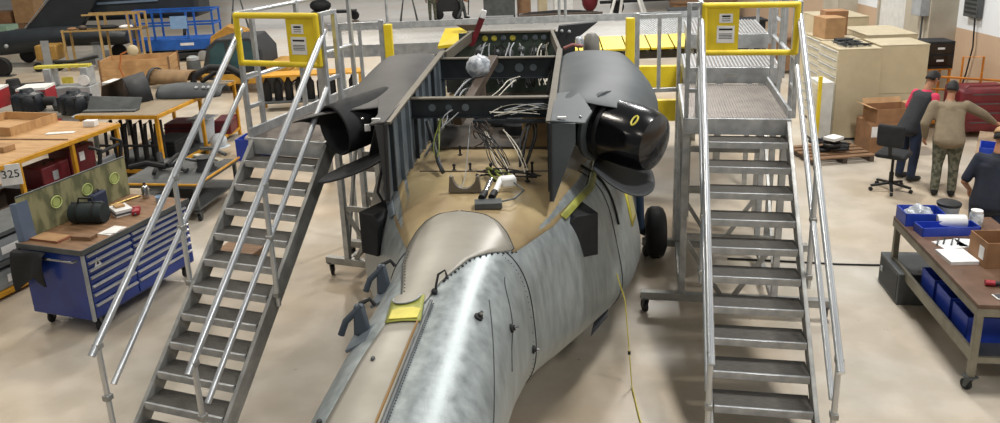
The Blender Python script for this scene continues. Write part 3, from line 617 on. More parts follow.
# wire looms
def loom(name, n, a, bq, spread, m, r=.006, seed=1, sag=.1):
    rd = random.Random(seed); w_ = B()
    for i in range(n):
        p0 = Vector(a)+Vector((rd.uniform(-1, 1), rd.uniform(-1, 1), rd.uniform(-.3, 1)))*spread; p1 = Vector(bq)+Vector((rd.uniform(-1, 1), rd.uniform(-1, 1), rd.uniform(-.1, .6)))*spread
        jit = lambda: Vector((rd.uniform(-1, 1)*spread*2.2, rd.uniform(-1, 1)*spread*2.2, rd.uniform(-.3, 1)*sag*1.4)); m1 = p0.lerp(p1, .33)+jit(); m2 = p0.lerp(p1, .67)+jit(); q = []
        for k in range(13):
            t = k/12; q.append(p0*(1-t)**3+m1*3*t*(1-t)**2+m2*3*t*t*(1-t)+p1*t**3)
        w_.tube(q, r, 6)
    o = w_.obj(name, m, HP); o['kind'] = 'stuff'; return o
for i, (n_, p, q, sp, m_, r_w, sag) in enumerate((
    (6, (.05, 7.3, 2.60), (.50, 7.32, 2.62), .07, WIREW, .004, .06), (4, (.2, 7.32, 2.62), (.6, 7.3, 2.66), .05, LGREY, .004, .05), (10, (-.08, 7.3, 2.5), (.2, 6.9, 2.2), .06, BLK, .005, .08), (2, (.0, 7.25, 2.45), (.22, 6.8, 2.17), .04, WIREW, .005, .06),
    (2, (.14, 7.3, 2.45), (.42, 6.8, 2.17), .04, WIREW, .005, .05), (6, (.42, 7.35, 2.5), (.38, 6.95, 2.2), .05, BLK, .010, .05), (4, (.08, 6.9, 2.2), (.2, 6.72, 2.17), .05, WIREG, .010, .04), (5, (.0, 6.85, 2.18), (.5, 6.8, 2.18), .05, BLK, .006, .05),
    (6, (-.1, 7.3, 2.5), (-.05, 7.35, 2.3), .1, BROWN, .006, .05), (3, (-.42, 7.3, 2.55), (-.44, 7.1, 2.25), .03, WIREG, .005, -.1), (1, (-.15, 7.3, 2.5), (-.12, 6.55, 2.17), .02, LGREY, .004, -.2), (3, (-.3, 7.35, 2.62), (-.42, 7.28, 2.5), .04, LGREY, .005, .03),
    (9, (-.5, 8.2, 2.3), (-.3, 8.95, 2.6), .1, BLK, .008, .2), (5, (-.5, 8.0, 2.4), (-.28, 8.8, 2.5), .08, LGREY, .008, .25), (6, (-.38, 9.9, 2.35), (-.35, 10.2, 2.8), .07, LGREY, .009, .1), (6, (-.15, 9.9, 2.3), (-.2, 10.2, 2.78), .08, BLK, .013, .1), (5, (.05, 9.9, 2.35), (.02, 10.2, 2.8), .08, LGREY, .009, .1), (6, (.25, 9.9, 2.3), (.28, 10.2, 2.78), .07, BLK, .013, .1), (5, (.4, 9.9, 2.35), (.42, 10.2, 2.8), .05, WIREW, .008, .1), (2, (.0, 8.3, 2.5), (.2, 9.0, 2.6), .1, WIREW, .006, .2), (3, (.45, 8.6, 2.2), (.5, 9.0, 2.7), .08, BLK, .012, .1))):
    loom('wire_loom', n_, p, q, sp, m_, r_w, i+2, sag)
for x, z, r_d in ((-.42, 2.74, .06), (-.2, 2.72, .05), (-.05, 2.70, .07), (.12, 2.75, .05), (.28, 2.72, .06), (.4, 2.76, .045)):
    b = B(); b.lathe((x, 10.2, z), [(r_d*.5, 0), (r_d, .01), (r_d, .07), (r_d*.4, .1)], 12, (0, -1, 0)); b.obj('accessory', GREYM, HP)
b = B(); b.box(.3, .6, 7.75, 8.1, 2.15, 2.5); b.obj('heat_exchanger', mat('tan_box', '8a7350', .6, 0, '6e5a3c', 6), HP, .02)
b = B(); b.lathe((.2, 8.3, 2.15), [(.15, 0), (.15, .12), (.1, .18)], 18); b.obj('pump', BLKM, HP)
# bagged mast stub
b = B(); b.lathe((-.22, 8.55, 2.14), [(.07, 0), (.07, .55), (.05, .6)], 14); ms = b.obj('mast_stub', BROWN, HP)
b = B(); b.ball((-.22, 8.55, 2.84), (.13, .13, .14), 12, 8); o = b.obj('plastic_bag', CLEAR, ms); dm = o.modifiers.new('d', 'DISPLACE'); tx = bpy.data.textures.new('bag_folds', 'CLOUDS'); tx.noise_scale = .08; dm.texture = tx; dm.strength = .08
b = B(); b.box(-.1, .3, 8.5, 8.9, 2.16, 2.34); b.obj('gearbox_block', BLKM, HP, .03)
b = B(); b.box(-.62, .62, 7.75, 10.3, 2.146, 2.17); b.obj('forward_deck', mat('dark_brown_deck', '4a4238', .6, 0, '332d27', 6), HP)  # dark brown sheet over the forward part of the tan deck
# landing gear wheel, right
b = B(); b.lathe((1.70, 10.0, .34), [(.13, 0), (.24, 0), (.31, .03), (.34, .08), (.34, .18), (.31, .23), (.24, .26), (.13, .26)], 28, (1, 0, 0)); wh = b.obj('main_wheel', BLK, HP)
b = B(); b.lathe((1.69, 10.0, .34), [(.05, 0), (.13, .02), (.13, .25), (.05, .27)], 16, (1, 0, 0)); b.obj('wheel_hub', LGREY, wh)
b = B(); b.tube([(1.7, 10.0, .34), (1.4, 9.95, .55), (1.2, 10.1, .9)], .06, 10); b.obj('landing_gear_strut', DGREY, HP)
b = B(); b.tube([(1.5, 9.75, 1.35), (1.6, 9.7, .95), (1.62, 9.75, .5)], .05, 10); b.obj('landing_gear_strut', mat('strut_blue', '2d4766', .5), HP)
b = B(); b.lathe((-1.8, 10.0, .34), [(.13, 0), (.24, 0), (.31, .03), (.34, .08), (.34, .18), (.31, .23), (.24, .26), (.13, .26)], 28, (1, 0, 0)); b.obj('main_wheel', BLK, HP)
b = B(); b.tube([(-1.6, 10.0, .34), (-1.2, 9.95, .75)], .06, 10); b.obj('landing_gear_strut', DGREY, HP)
# hanging drain string on the right flank
b = B(); b.tube([(1.22, 7.2, 1.05), (1.30, 7.15, .8), (1.34, 7.05, .3), (1.36, 6.9, .02), (1.40, 6.4, .012), (1.44, 6.1, .012)], .006, 6); b.obj('pull_string', YELG, HP)
b = B(); b.tube([(1.34, 7.06, .3), (1.34, 7.04, .27)], .014, 8); b.obj('string_knot', BLK, HP)
# ---------------------------------------------------------------- blue tool chest
CR = -R(19.3); CL = Vector((-4.75, 9.05, 0))
def chp(x, y, z=1.05): return (CL.x+math.cos(CR)*x-math.sin(CR)*y, CL.y+math.sin(CR)*x+math.cos(CR)*y, z)
T = thing('tool_chest', 'blue rolling tool chest with silver drawer pulls beside the left stairs', 'tool chest', CL, CR)
b = B(); b.box(-.45, .44, -.84, .84, .19, 1.0); b.obj('body', BLUE, T, .012)
b = B(); b.box(-.46, .46, -.86, .86, 1.0, 1.05); b.obj('worktop', WOODD, T, .008)
b = B(); b.box(-.47, .47, -.87, -.855, .995, 1.055); b.box(.46, .475, -.87, .87, .995, 1.055); b.obj('worktop_edge', GREYM, T)
b = B(); b.box(.43, .462, -.855, -.825, .19, 1.0); b.obj('corner_guard', LGREY, T)
def drawer(y0, y1, z0, z1):
    b = B(); b.box(.44, .458, y0, y1, z0, z1); d = b.obj('drawer', BLUE, T, .004)
    f = B(); f.prism([(.458, y0+.01, z1-.004), (.482, y0+.01, z1-.012), (.482, y0+.01, z1-.03), (.458, y0+.01, z1-.036)], (0, y1-y0-.02, 0)); f.obj('pull', SILVER, d)
hs1 = [.08, .08, .08, .1, .1, .12, .17]
z = .985
for i, h_ in enumerate(hs1): drawer(-.81, -.16, z-h_, z-.008); z -= h_+.006
z = .985
for i, h_ in enumerate([.07, .07, .07, .07, .08, .09, .1, .17]): drawer(-.14, .80, z-h_, z-.008); z -= h_+.006
b = B(); b.prism([(.4585, -.72, .80), (.4585, -.62, .80), (.4585, -.67, .90)], (.003, 0, 0)); b.obj('triangle_sticker', WHITE, T)
b = B(); b.prism([(.462, -.69, .815), (.462, -.65, .815), (.462, -.67, .87)], (.001, 0, 0)); b.obj('sticker_mark', DGREY, T)
b = B(); b.tube([(-.3, -.86, .93), (-.3, -.91, .93), (.38, -.91, .93), (.38, -.86, .93)], .013, 10); b.obj('push_handle', CHROME, T)
for x in (-.36, .36):
    for y in (-.72, .72): caster(T, (x, y, 0), .075, R(20))
# jacket over the corner
b = B(); rows = []
for i in range(9):
    t = i/8; rows.append([(-.50+.48*u-.05*t*math.sin(u*9), -.945-.03*math.sin(u*7+t*3)-.02*t, .99-.52*t*(.75+.25*math.cos(u*5))) for u in np.linspace(0, 1, 9)])
rows.insert(0, [(-.50+.48*u, -.875, 1.0) for u in np.linspace(0, 1, 9)])
b.grid(rows); rows = []
o = one(b, 'jacket', BLKM, 'black jacket hanging over the end of the blue tool chest', 'jacket', CL, CR)
m_ = o.modifiers.new('s', 'SOLIDIFY'); m_.thickness = .035; m_ = o.modifiers.new('sub', 'SUBSURF'); m_.levels = m_.render_levels = 1
b = B(); b.grid([[(-.50-.05*math.sin(u*6+t*2), -.90+.42*u, .98-.42*t*(.8+.2*math.sin(u*5))) for u in np.linspace(0, 1, 7)] for t in np.linspace(0, 1, 7)])
s_ = b.obj('sleeve', BLKM, o); m_ = s_.modifiers.new('s', 'SOLIDIFY'); m_.thickness = .04; m_ = s_.modifiers.new('sub', 'SUBSURF'); m_.levels = m_.render_levels = 1
# camouflage backboard with three light rings
T = thing('camouflage_board', 'camouflage painted backboard with three pale green rings on the tool chest', 'board', CL, CR)
b = B(); b.box(-.45, -.43, -.78, .84, 1.052, 1.56); b.obj('panel', CAMOB, T, .004)
b = B(); b.box(-.452, -.425, -.78, .84, 1.56, 1.572); b.obj('top_edge', GREYM, T)
RING = mat('pale_green', 'b9c77a', .6)
for y in (-.28, .18, .62):
    b = B(); b.tube([(-.426, y+.075*math.cos(a), 1.34+.07*math.sin(a)) for a in np.linspace(0, 2*PI, 17)], .008, 6); r_ = b.obj('ring_mark', RING, T)
    b = B(); b.lathe((-.429, y, 1.34), [(.055, 0), (.055, .002)], 16, (1, 0, 0)); b.obj('ring_centre', mat('olive_mark', 'aab56a', .7), r_)
b = B(); b.box(-.70, -.30, -.87, -.80, 1.052, 1.42)
b = B(); b.prism([(-.455, -.84, 1.055), (-.40, -.80, 1.055), (-.43, -.80, 1.5), (-.475, -.84, 1.5)], (.02, .14, 0)); b.obj('end_panel', mat('grey_blue_panel', '5d6b80', .5), T)
# things on the chest
T = thing('tool_bag', 'dark green soft tool bag standing on the tool chest', 'bag', chp(-.14, -.12), CR+.25)
b = B(); rows = []
for x in np.linspace(-.2, .2, 7):
    rows.append([(x, .12*math.cos(a)*(1 if abs(x) < .19 else .93), .12+.13*math.sin(a)*(1 if abs(x) < .19 else .93)) for a in np.linspace(0, 2*PI, 18)[:-1]])
b.grid(rows, True); b.f.append(tuple(range(17))); b.f.append(tuple(range(6*17, 7*17)))
b.v = [(x, y, max(z, .002)) for x, y, z in b.v]; b.obj('bag_body', mat('bag_green', '1f2b2c', .7, 0, '182122', 6), T)
b = B(); b.tube([(-.1, -.03, .24), (-.08, -.02, .31), (.08, -.02, .31), (.1, -.03, .24)], .013, 8); b.obj('handle', BLK, T)
b = B(); b.tube([(-.2, 0, .25), (.2, 0, .255)], .008, 6); b.obj('zip', GREYM, T)
for x in (-.1, .1):
    b = B(); b.tube([(x, -.125*math.cos(a), .12+.135*math.sin(a)) for a in np.linspace(-.7, 1.2, 8)], .010, 6); b.obj('strap', BLK, T)
T = thing('navy_case', 'navy blue case standing behind the tool bag', 'case', chp(-.27, .16), CR+.2)
b = B(); b.box(-.05, .05, -.13, .13, 0, .27); b.obj('shell', mat('navy_cloth', '1c2740', .7), T, .02)
b = B(); b.tube([(0, -.05, .27), (0, -.03, .30), (0, .03, .30), (0, .05, .27)], .009, 8); b.obj('grip', BLK, T)
T = thing('white_box', 'white carton with dark stripe on the tool chest', 'box', chp(.0, .22), CR-.5)
b = B(); b.box(-.14, .14, -.1, .1, 0, .08); b.obj('carton', WHITE, T, .004)
b = B(); b.box(-.141, .141, -.101, .101, .02, .045); b.obj('stripe', GREYM, T)
b = B(); b.box(-.08, .03, -.06, .05, .081, .11); b.obj('wood_block', WOOD, T, .004)
T = thing('red_clamp', 'red bar clamp lying on the tool chest', 'clamp', chp(.18, .28), CR-.9)
b = B(); b.tube([(-.14, 0, .03), (.16, 0, .03)], .012, 8); b.obj('bar', GREYM, T)
for x in (-.06, .03, .09):
    b = B(); b.cbox((x, .0, .035), (.05, .09, .06), .3*x*10); b.obj('jaw', RED, T, .012)
T = thing('brown_binder', 'reddish brown flat folder on the near corner of the tool chest', 'folder', chp(-.18, -.66), CR)
b = B(); b.box(-.22, .2, -.09, .12, 0, .02); b.obj('cover', mat('folder_brown', '9c5f45', .6), T, .004)
b = B(); b.box(-.2, .19, -.092, .1, .021, .027); b.obj('sheet', CARDL, T)
b = B(); b.box(-.13, .13, -.06, .06, 0, .045); one(b, 'wood_block', WOODD, 'short brown wooden block beside the reddish folder', 'wood block', chp(.2, -.55), CR+.1, bevel=.004)
b = B(); b.box(-.09, .09, -.13, .13, 0, .006); b.cbox((.02, 0, .01), (.15, .2, .006), .3); one(b, 'paper_sheets', WHITE, 'crumpled white paper sheets at the front edge of the tool chest', 'paper', chp(.34, -.28), CR)
T = thing('chrome_canister', 'chrome cylinder standing at the far end of the tool chest', 'canister', chp(-.1, .76), CR)
b = B(); b.lathe((0, 0, 0), [(.045, 0), (.045, .15), (.03, .17), (.015, .18)], 16); b.obj('bottle', CHROME, T)
b = B(); b.lathe((0, 0, .18), [(.018, 0), (.018, .03)], 12); b.obj('cap', BLK, T)
b = B(); b.tube([(-.35, 0, .012), (.35, 0, .012)], .011, 8); one(b, 'brass_rod', mat('brass', 'a08a4a', .35, .8), 'long brass rod lying before the camouflage board', 'rod', chp(-.3, .45), CR+1.35)
b = B(); b.lathe((0, 0, 0), [(.05, 0), (.06, .07), (.055, .07), (.045, .01)], 16); one(b, 'parts_cup', mat('cup_blue', '9fb6cc', .4), 'pale blue cup on the far corner of the tool chest', 'cup', chp(.18, .70), CR)
# rack at the left edge behind the chest
T = thing('storage_rack', 'low storage rack with grey bins cut by the left edge of the picture', 'rack', (-6.42, 9.7, 0), CR)
for z in (.05, .42, .8):
    b = B(); b.box(-.4, .35, -1.5, 1.2, z, z+.05); b.obj('shelf', YELD if z < .1 else GREYM, T)
for x in (-.36, .31):
    for y in (-1.45, 1.15):
        b = B(); b.box(x-.03, x+.03, y-.03, y+.03, 0, .95); b.obj('upright', GREYM, T)
for z, hh in ((.1, .26), (.47, .28)):
    for i in range(3):
        b = B(); y = -1.35+i*.8; b.box(-.33, .30, y, y+.7, z, z+hh); q = b.obj('bin', mat('bin_grey', '8e9496', .6, 0, '73797b', 8), T, .02)
        b = B(); b.box(.30, .306, y+.2, y+.5, z+.08, z+.18); b.obj('bin_label', WHITE, q)
# ---------------------------------------------------------------- yellow framed benches
def bench(name, label, corner, rz, wdt, lng, z, top_m, posts, shelf=None, cat='workbench'):
    """corner = far right corner; local x runs right, y away; the top spans -wdt..0, -lng..0"""
    T = thing(name, label, cat, (corner[0], corner[1], 0), rz)
    n = max(1, int(wdt/.6))
    for i in range(n):
        b = B(); b.box(-wdt+i*wdt/n+.004, -wdt+(i+1)*wdt/n-.004, -lng, 0, z-.03, z+.002*(i % 2)); b.obj('top_board', top_m, T, .003)
    for x0, x1, y0, y1 in ((-wdt-.03, .03, -.03, .02), (-wdt-.03, .03, -lng-.02, -lng+.03), (-.02, .03, -lng, 0), (-wdt-.03, -wdt+.02, -lng, 0)):
        b = B(); b.box(x0, x1, y0, y1, z-.075, z-.008); b.obj('frame_rail', YELD, T, .004)
    for x, y in posts:
        b = B(); b.box(x-.03, x+.03, y-.03, y+.03, 0, z-.07); b.obj('leg', YELD, T, .004)
    if shelf:
        b = B(); b.box(-wdt+.02, -.02, -lng+.02, -.02, shelf-.03, shelf); b.obj('shelf', GREYM, T)
        for x0, x1, y0, y1 in ((-.03, .0, -lng, 0), (-wdt, -wdt+.03, -lng, 0), (-wdt, 0, -lng, -lng+.03)):
            b = B(); b.box(x0, x1, y0, y1, shelf-.05, shelf+.01); b.obj('shelf_rail', YELD, T)
    return T
B1R = -R(15.4); B1C = Vector((-6.55, 13.4, 0))
def b1(x, y, z=1.2): return (B1C.x+math.cos(B1R)*x-math.sin(B1R)*y, B1C.y+math.sin(B1R)*x+math.cos(B1R)*y, z)
bench('plywood_bench', 'yellow framed plywood bench carrying the 325 placard', B1C, B1R, 2.3, 3.3, 1.2, WOOD, [(-.03, -.03), (-.03, -1.05), (-.03, -2.1), (-.03, -3.2), (-2.25, -.05), (-2.25, -3.2)], .12)
T = thing('plywood_tray', 'shallow plywood crate at the back of the plywood bench', 'crate', b1(-1.75, -.55, 1.203), B1R)
b = B(); b.box(-.55, .55, -.5, .5, 0, .02); b.obj('floor_sheet', WOOD, T)
for x0, x1, y0, y1 in ((-.55, -.53, -.5, .5), (.53, .55, -.5, .5), (-.53, .53, -.5, -.48), (-.53, .53, .48, .5)):
    b = B(); b.box(x0, x1, y0, y1, .02, .15); b.obj('side_board', WOOD, T)
b = B(); b.box(.1, .25, -.505, -.5, .06, .1); b.obj('hand_slot', BLKM, T)
T = thing('number_placard', 'white placard reading 325 on the yellow bench edge', 'sign', b1(.075, -2.36, 1.06), B1R+R(35)); T.scale = (.8, 1, .82)
b = B(); b.box(-.17, .17, -.008, .008, -.22, .16); b.obj('plate', WHITE, T)
text_mesh('325', .2, BLKM, 'numerals', T, (.0, -.0095, -.02), (R(90), 0, 0))
b = B(); b.box(-.35, .28, -.0, .22, 0, .09); one(b, 'flat_carton', CARDL, 'flat brown carton on the plywood bench at the left edge', 'carton', b1(-.75, -1.9, 1.203), B1R, bevel=.006)
b = B(); b.box(-.1, .1, -.07, .07, 0, .1); one(b, 'white_carton', WHITE, 'small white carton at the far corner of the plywood bench', 'carton', b1(-.33, -.25, 1.202), B1R+.2, bevel=.005)
b = B(); b.box(-.22, .22, -.06, .06, 0, .012); one(b, 'paper_strip', WHITE, 'white paper strip on the plywood bench', 'paper', b1(-.5, -.75, 1.202), B1R+.35)
b = B(); b.box(-1.1, .5, -.02, .02, 0, .012); one(b, 'wooden_ruler', WOODD, 'long thin wooden straightedge across the plywood bench', 'straightedge', b1(-.55, -1.15, 1.203), B1R+.12)
# red cases and dark frames under the plywood bench
for i, (x, y, h_, lb) in enumerate(((-.45, -1.25, .72, 'tall dark red case under the plywood bench beside the middle yellow leg'), (-.55, -.55, .82, 'dark red case with white sticker under the far end of the plywood bench'))):
    T = thing('red_case', lb, 'case', b1(x, y, .12), B1R, 'red cases under the plywood bench')
    b = B(); b.box(-.22, .22, -.28, .28, 0, h_); b.obj('shell', REDD, T, .02)
    b = B(); b.box(.221, .226, -.08, .03, h_-.25, h_-.1); b.obj('sticker', WHITE if i else LGREY, T)
    b = B(); b.tube([(.1, -.1, h_), (.1, -.08, h_+.05), (.1, .08, h_+.05), (.1, .1, h_)], .012, 8); b.obj('handle', BLK, T)
T = thing('brown_crate', 'low brown crate under the near half of the plywood bench', 'crate', b1(-.5, -2.15, .12), B1R)
b = B(); b.box(-.4, .4, -.5, .5, 0, .04); b.obj('bottom', BROWN, T)
for x0, x1, y0, y1 in ((-.4, -.37, -.5, .5), (.37, .4, -.5, .5), (-.37, .37, -.5, -.47), (-.37, .37, .47, .5)):
    b = B(); b.box(x0, x1, y0, y1, .04, .42); b.obj('side_board', BROWN, T)
T = thing('seat_frame', 'black tubular seat frame leaning below the plywood bench end', 'seat frame', b1(-.05, -.55, 0), B1R+.1)
for y in (-.28, .28):
    b = B(); b.tube([(.12, y, .02), (.2, y, .5), (.26, y+.04, .95), (.1, y, 1.0)], .035, 8); b.obj('side_tube', BLKM, T)
for z in (.3, .9):
    b = B(); b.tube([(.17+.08*z, -.28, z), (.17+.08*z, .28, z)], .03, 8); b.obj('cross_tube', BLKM, T)
b = B(); b.box(.12, .18, -.24, .24, .3, .75); b.obj('seat_pan', mat('seat_grey', '6f7275', .7), T, .02)
# second bench with stripped cowlings on it
B2R = -R(8.7); B2C = Vector((-5.63, 16.96, 0))
def b2(x, y, z=1.2): return (B2C.x+math.cos(B2R)*x-math.sin(B2R)*y, B2C.y+math.sin(B2R)*x+math.cos(B2R)*y, z)
bench('parts_bench', 'yellow framed parts bench piled with dark cowlings behind the plywood bench', B2C, B2R, 1.55, 3.1, 1.2, mat('bench_top_grey', '8b7d68', .6), [(-.03, -.03), (-.03, -3.05), (-1.5, -3.05), (-1.5, -.05), (-.03, -1.5)], .16)
def solid(o, t, sub=2):
    m_ = o.modifiers.new('s', 'SOLIDIFY'); m_.thickness = t; m_.offset = 0
    if sub: m_ = o.modifiers.new('sub', 'SUBSURF'); m_.levels = m_.render_levels = sub
b = B(); b.box(-.26, .26, -.2, .2, 0, .28); one(b, 'white_crate', WHITE, 'white box at the left end of the parts bench', 'box', b2(-1.78, -1.35, 1.2), B2R, bevel=.01)
b = B(); b.prism([(-.5, -.02, 0), (.5, -.02, 0), (.5, .16, .2), (-.5, .16, .24)], (0, .02, 0)); b.box(-.5, .5, -.16, .0, 0, .03); one(b, 'angle_panel', GREYM, 'grey bent metal panel at the front of the parts bench', 'metal panel', b2(-1.05, -2.75, 1.2), B2R+.06)
T = thing('brown_cowling', 'dark brown open cowling half standing on the parts bench', 'cowling', b2(-1.18, -1.95, 1.2), B2R-.15)
b = B(); b.grid([[(-.45, -.3, .0), (-.42, -.25, .32), (.05, -.2, .48), (.12, -.3, .05)], [(-.3, .2, .0), (-.3, .22, .36), (.15, .25, .52), (.3, .1, .02)]]); o = b.obj('skin', BROWN, T); solid(o, .03, 0)
b = B(); b.prism([(-.45, -.3, 0), (.12, -.3, .0), (.3, .1, 0), (-.3, .2, 0)], (0, 0, .03)); b.obj('floor_plate', BLKM, T)
b = B(); b.grid([[(.05, -.2, .48), (.2, -.28, .3), (.28, -.3, .0)], [(.15, .25, .52), (.32, .15, .34), (.42, .1, .0)]]); o = b.obj('end_skin', DGREY, T); solid(o, .03, 0)
T = thing('grey_cowling', 'long dark grey curved cowling on the parts bench', 'cowling', b2(-.16, -1.5, 1.2), B2R+.12)
b = B(); b.grid([[(-.62+1.3*u, -.36*math.cos(a)*(1-.35*abs(u-.4)), .26*math.sin(a)*(1-.5*abs(u-.35))+.005) for a in np.linspace(0, PI, 9)] for u in np.linspace(0, 1, 7)]); o = b.obj('skin', mat('cowling_slate', '40464a', .55, 0, '34393d', 3), T); solid(o, .02, 1)
for x in (.18, .32, .42):
    b = B(); b.lathe((x, -.21, .2), [(.035, 0), (.03, .012)], 10, (0, -.6, .8)); b.obj('fastener', LGREY, T)
T = thing('tan_cowling', 'tan lined cowling half behind the grey cowling on the parts bench', 'cowling', b2(-.95, -.62, 1.2), B2R-.1)
b = B(); b.grid([[(-.5+.9*u, .3*math.cos(a), .34*math.sin(a)+.0) for a in np.linspace(.2, PI*.9, 8)] for u in np.linspace(0, 1, 4)]); o = b.obj('skin', mat('lining_tan', '8b6f4c', .7, 0, '745b3c', 5), T); solid(o, .02, 0)
b = B(); b.grid([[(-.55+.06*u, .33*math.cos(a), .38*math.sin(a)) for a in np.linspace(.1, PI*.95, 10)] for u in (0, 1)]); o = b.obj('rim', DGREY, T); solid(o, .03, 0)
T = thing('black_arch_cowling', 'black arched cowling frame at the far end of the parts bench', 'cowling', b2(-.1, -.45, 1.2), B2R+.1)
b = B(); b.tube([(-.5, -.2, .0), (-.48, -.15, .22), (-.2, .0, .36), (.2, .05, .34), (.48, .0, .2), (.55, -.1, .02)], .07, 10); b.obj('arch', BLKM, T)
b = B(); b.tube([(-.5, .2, .02), (-.2, .3, .2), (.2, .3, .2), (.5, .2, .02)], .05, 10); b.obj('rear_arch', BLKM, T)
# stock on the lower shelf of the parts bench
T = thing('white_bin', 'white plastic bin on the lower shelf of the parts bench', 'bin', b2(-.25, -1.1, .162), B2R)
b = B(); b.lathe((0, 0, 0), [(.2, 0), (.26, .5), (.24, .5), (.18, .03)], 4); b.obj('tub', mat('bin_white', 'c9d2da', .5), T, .02)
b = B(); b.box(-.24, .24, -.22, .22, .47, .5); b.obj('lid', LGREY, T, .01)
b = B(); b.ball((0, 0, .12), (.16, .18, .16), 16, 8); b.lathe((0, 0, .0), [(.2, 0), (.21, .012), (.2, .02)], 18); o = one(b, 'white_dome', mat('dome_white', 'd3d9de', .35), 'white domed cover on the lower shelf behind the left stair rails', 'dome cover', b2(.28, -1.55, .16), B2R)
T = thing('blue_bin', 'blue plastic bin with rags beside the left stairs', 'bin', (-4.72, 15.1, 0), B2R)
b = B(); b.box(-.35, .35, -.25, .25, 0, .03)
for x0, x1, y0, y1 in ((-.35, -.33, -.25, .25), (.33, .35, -.25, .25), (-.33, .33, -.25, -.23), (-.33, .33, .23, .25)): b.box(x0, x1, y0, y1, .03, .42)
b.obj('tub', BLUEB, T)
b = B(); b.ball((.1, 0, .38), (.16, .14, .1)); b.ball((-.15, .05, .36), (.13, .12, .09)); o = b.obj('rags', mat('rag_cream', 'cfc3b0', .9), T); dm = o.modifiers.new('d', 'DISPLACE'); dm.texture = bpy.data.textures['bag_folds']; dm.strength = .06
for i, (x, y, s1, s2, s3, m_, lb) in enumerate(((-.5, -1.9, .5, .7, .3, BLKM, 'black equipment case on the lower shelf below the grey panel'), (-.85, -.8, .6, .6, .35, REDD, 'dark red crate on the lower shelf behind the white bin'), (-.15, -.35, .35, .6, .3, REDD, 'dark red parts box at the far end of the lower shelf'))):
    T = thing('shelf_case', lb, 'case', b2(x, y, .162), B2R+.1*i)
    b = B(); b.box(-s1/2, s1/2, -s2/2, s2/2, 0, s3); b.obj('shell', m_, T, .02)
    b = B(); b.box(-s1/2-.005, s1/2+.005, -s2/2-.005, s2/2+.005, s3*.7, s3*.76); b.obj('lid_seam', DGREY, T)
T = thing('tube_frames', 'bundle of black tubular frames standing under the front of the parts bench', 'frames', b2(-.75, -2.75, .162), B2R)
for i in range(6):
    b = B(); x = -.5+i*.2; b.tube([(x, -.12, .02), (x+.03, -.08, .8), (x+.02, .12, .82), (x, .15, .02)], .03, 8); b.obj('frame_tube', BLKM, T)
b = B(); b.tube([(-.6, -.13, .4), (.6, -.13, .4)], .025, 8); b.obj('tie_bar', BLKM, T)
b = B(); b.box(-.6, .6, -.3, .3, 0, .02); b.obj('base_plate', BLKM, T)
# low cart with dark tubular parts in front of the parts bench
T = thing('parts_cart', 'grey cart loaded with dark tubular parts behind the tool chest', 'cart', (-5.3, 12.3, 0), -.15)
b = B(); b.box(-.6, .75, -.6, .8, .55, .6); b.obj('tray', GREYM, T)
for x in (-.55, .7):
    for y in (-.55, .75):
        b = B(); b.box(x-.025, x+.025, y-.025, y+.025, .16, .55); b.obj('leg', GREYM, T); caster(T, (x, y, 0), .06)
b = B(); b.box(-.6, .75, -.6, .8, .2, .23); b.obj('lower_tray', GREYM, T)
rd = random.Random(11)
for i in range(7):
    x, y = rd.uniform(-.45, .5), rd.uniform(-.4, .5); a = rd.uniform(0, PI); L = rd.uniform(.2, .4); z = .64+.05*i*.6
    b = B(); b.tube([(x-L*math.cos(a), y-L*math.sin(a), z), (x, y, z+rd.uniform(.02, .12)), (x+L*math.cos(a), y+L*math.sin(a), z)], rd.uniform(.025, .05), 8); b.obj('dark_part', BLKM if i % 3 else GREYM, T)
b = B(); b.lathe((.5, .2, .6), [(.16, 0), (.16, .02), (.13, .06), (.13, .2), (.15, .22)], 18); b.obj('drum_part', DGREY, T)
b = B(); b.tube([(-.62, -.62, .62), (.77, -.62, .62), (.77, .82, .62)], .02, 8); b.obj('edge_rail', YELD, T)
b = B(); b.bar((.1, .62, .72), (.72, .3, .74), .1, .03); b.obj('cream_strip', CREAM2, T)
# floor crate with wooden slab behind chest: small wooden tray
b = B(); b.box(-.3, .3, -.22, .22, 0, .12); one(b, 'wooden_tray', WOODD, 'small wooden tray on the floor between tool chest and left stairs', 'tray', (-3.62, 10.3, 0), -.3, bevel=.01)
# ---------------------------------------------------------------- cabinets along the right wall
def cabinet(label, x0, x1, y0, y1, h_, side_drawers=0, seam=False):
    T = thing('storage_cabinet', label, 'cabinet', ((x0+x1)/2, (y0+y1)/2, 0), -R(2))
    a, c = (x1-x0)/2, (y1-y0)/2
    b = B(); b.box(-a, a, -c, c, .05, h_); b.obj('body', CREAM, T, .008)
    b = B(); b.box(-a+.03, a-.03, -c+.03, c-.03, 0, .05); b.obj('plinth', DGREY, T)
    b = B(); b.box(-a-.006, a+.006, -c-.006, c+.006, h_, h_+.012); b.obj('top_panel', mat('cabinet_top', 'bdb093', .5), T)
    for i in range(side_drawers):
        z1 = h_-.03-i*(h_-.12)/side_drawers; z0 = z1-(h_-.12)/side_drawers+.012
        b = B(); b.box(-a-.012, -a, -c+.02, c-.02, z0, z1); d = b.obj('drawer', CREAM2, T, .003)
        b = B(); b.box(-a-.028, -a-.012, -c+.06, c-.06, z1-.03, z1-.008); b.obj('pull', LGREY, d)
    if seam:
        b = B(); b.box(-a+.01, a-.01, -c-.003, -c, h_*.48, h_*.485); b.obj('panel_joint', STEEL, T)
    return T
cabinet('cream drawer cabinet nearest the right stairs with cables on top', 6.40, 7.20, 14.75, 15.75, 1.76, 10)
cabinet('cream drawer cabinet under the brown cartons behind the cable strewn one', 6.55, 7.3, 15.85, 16.9, 1.76, 10)
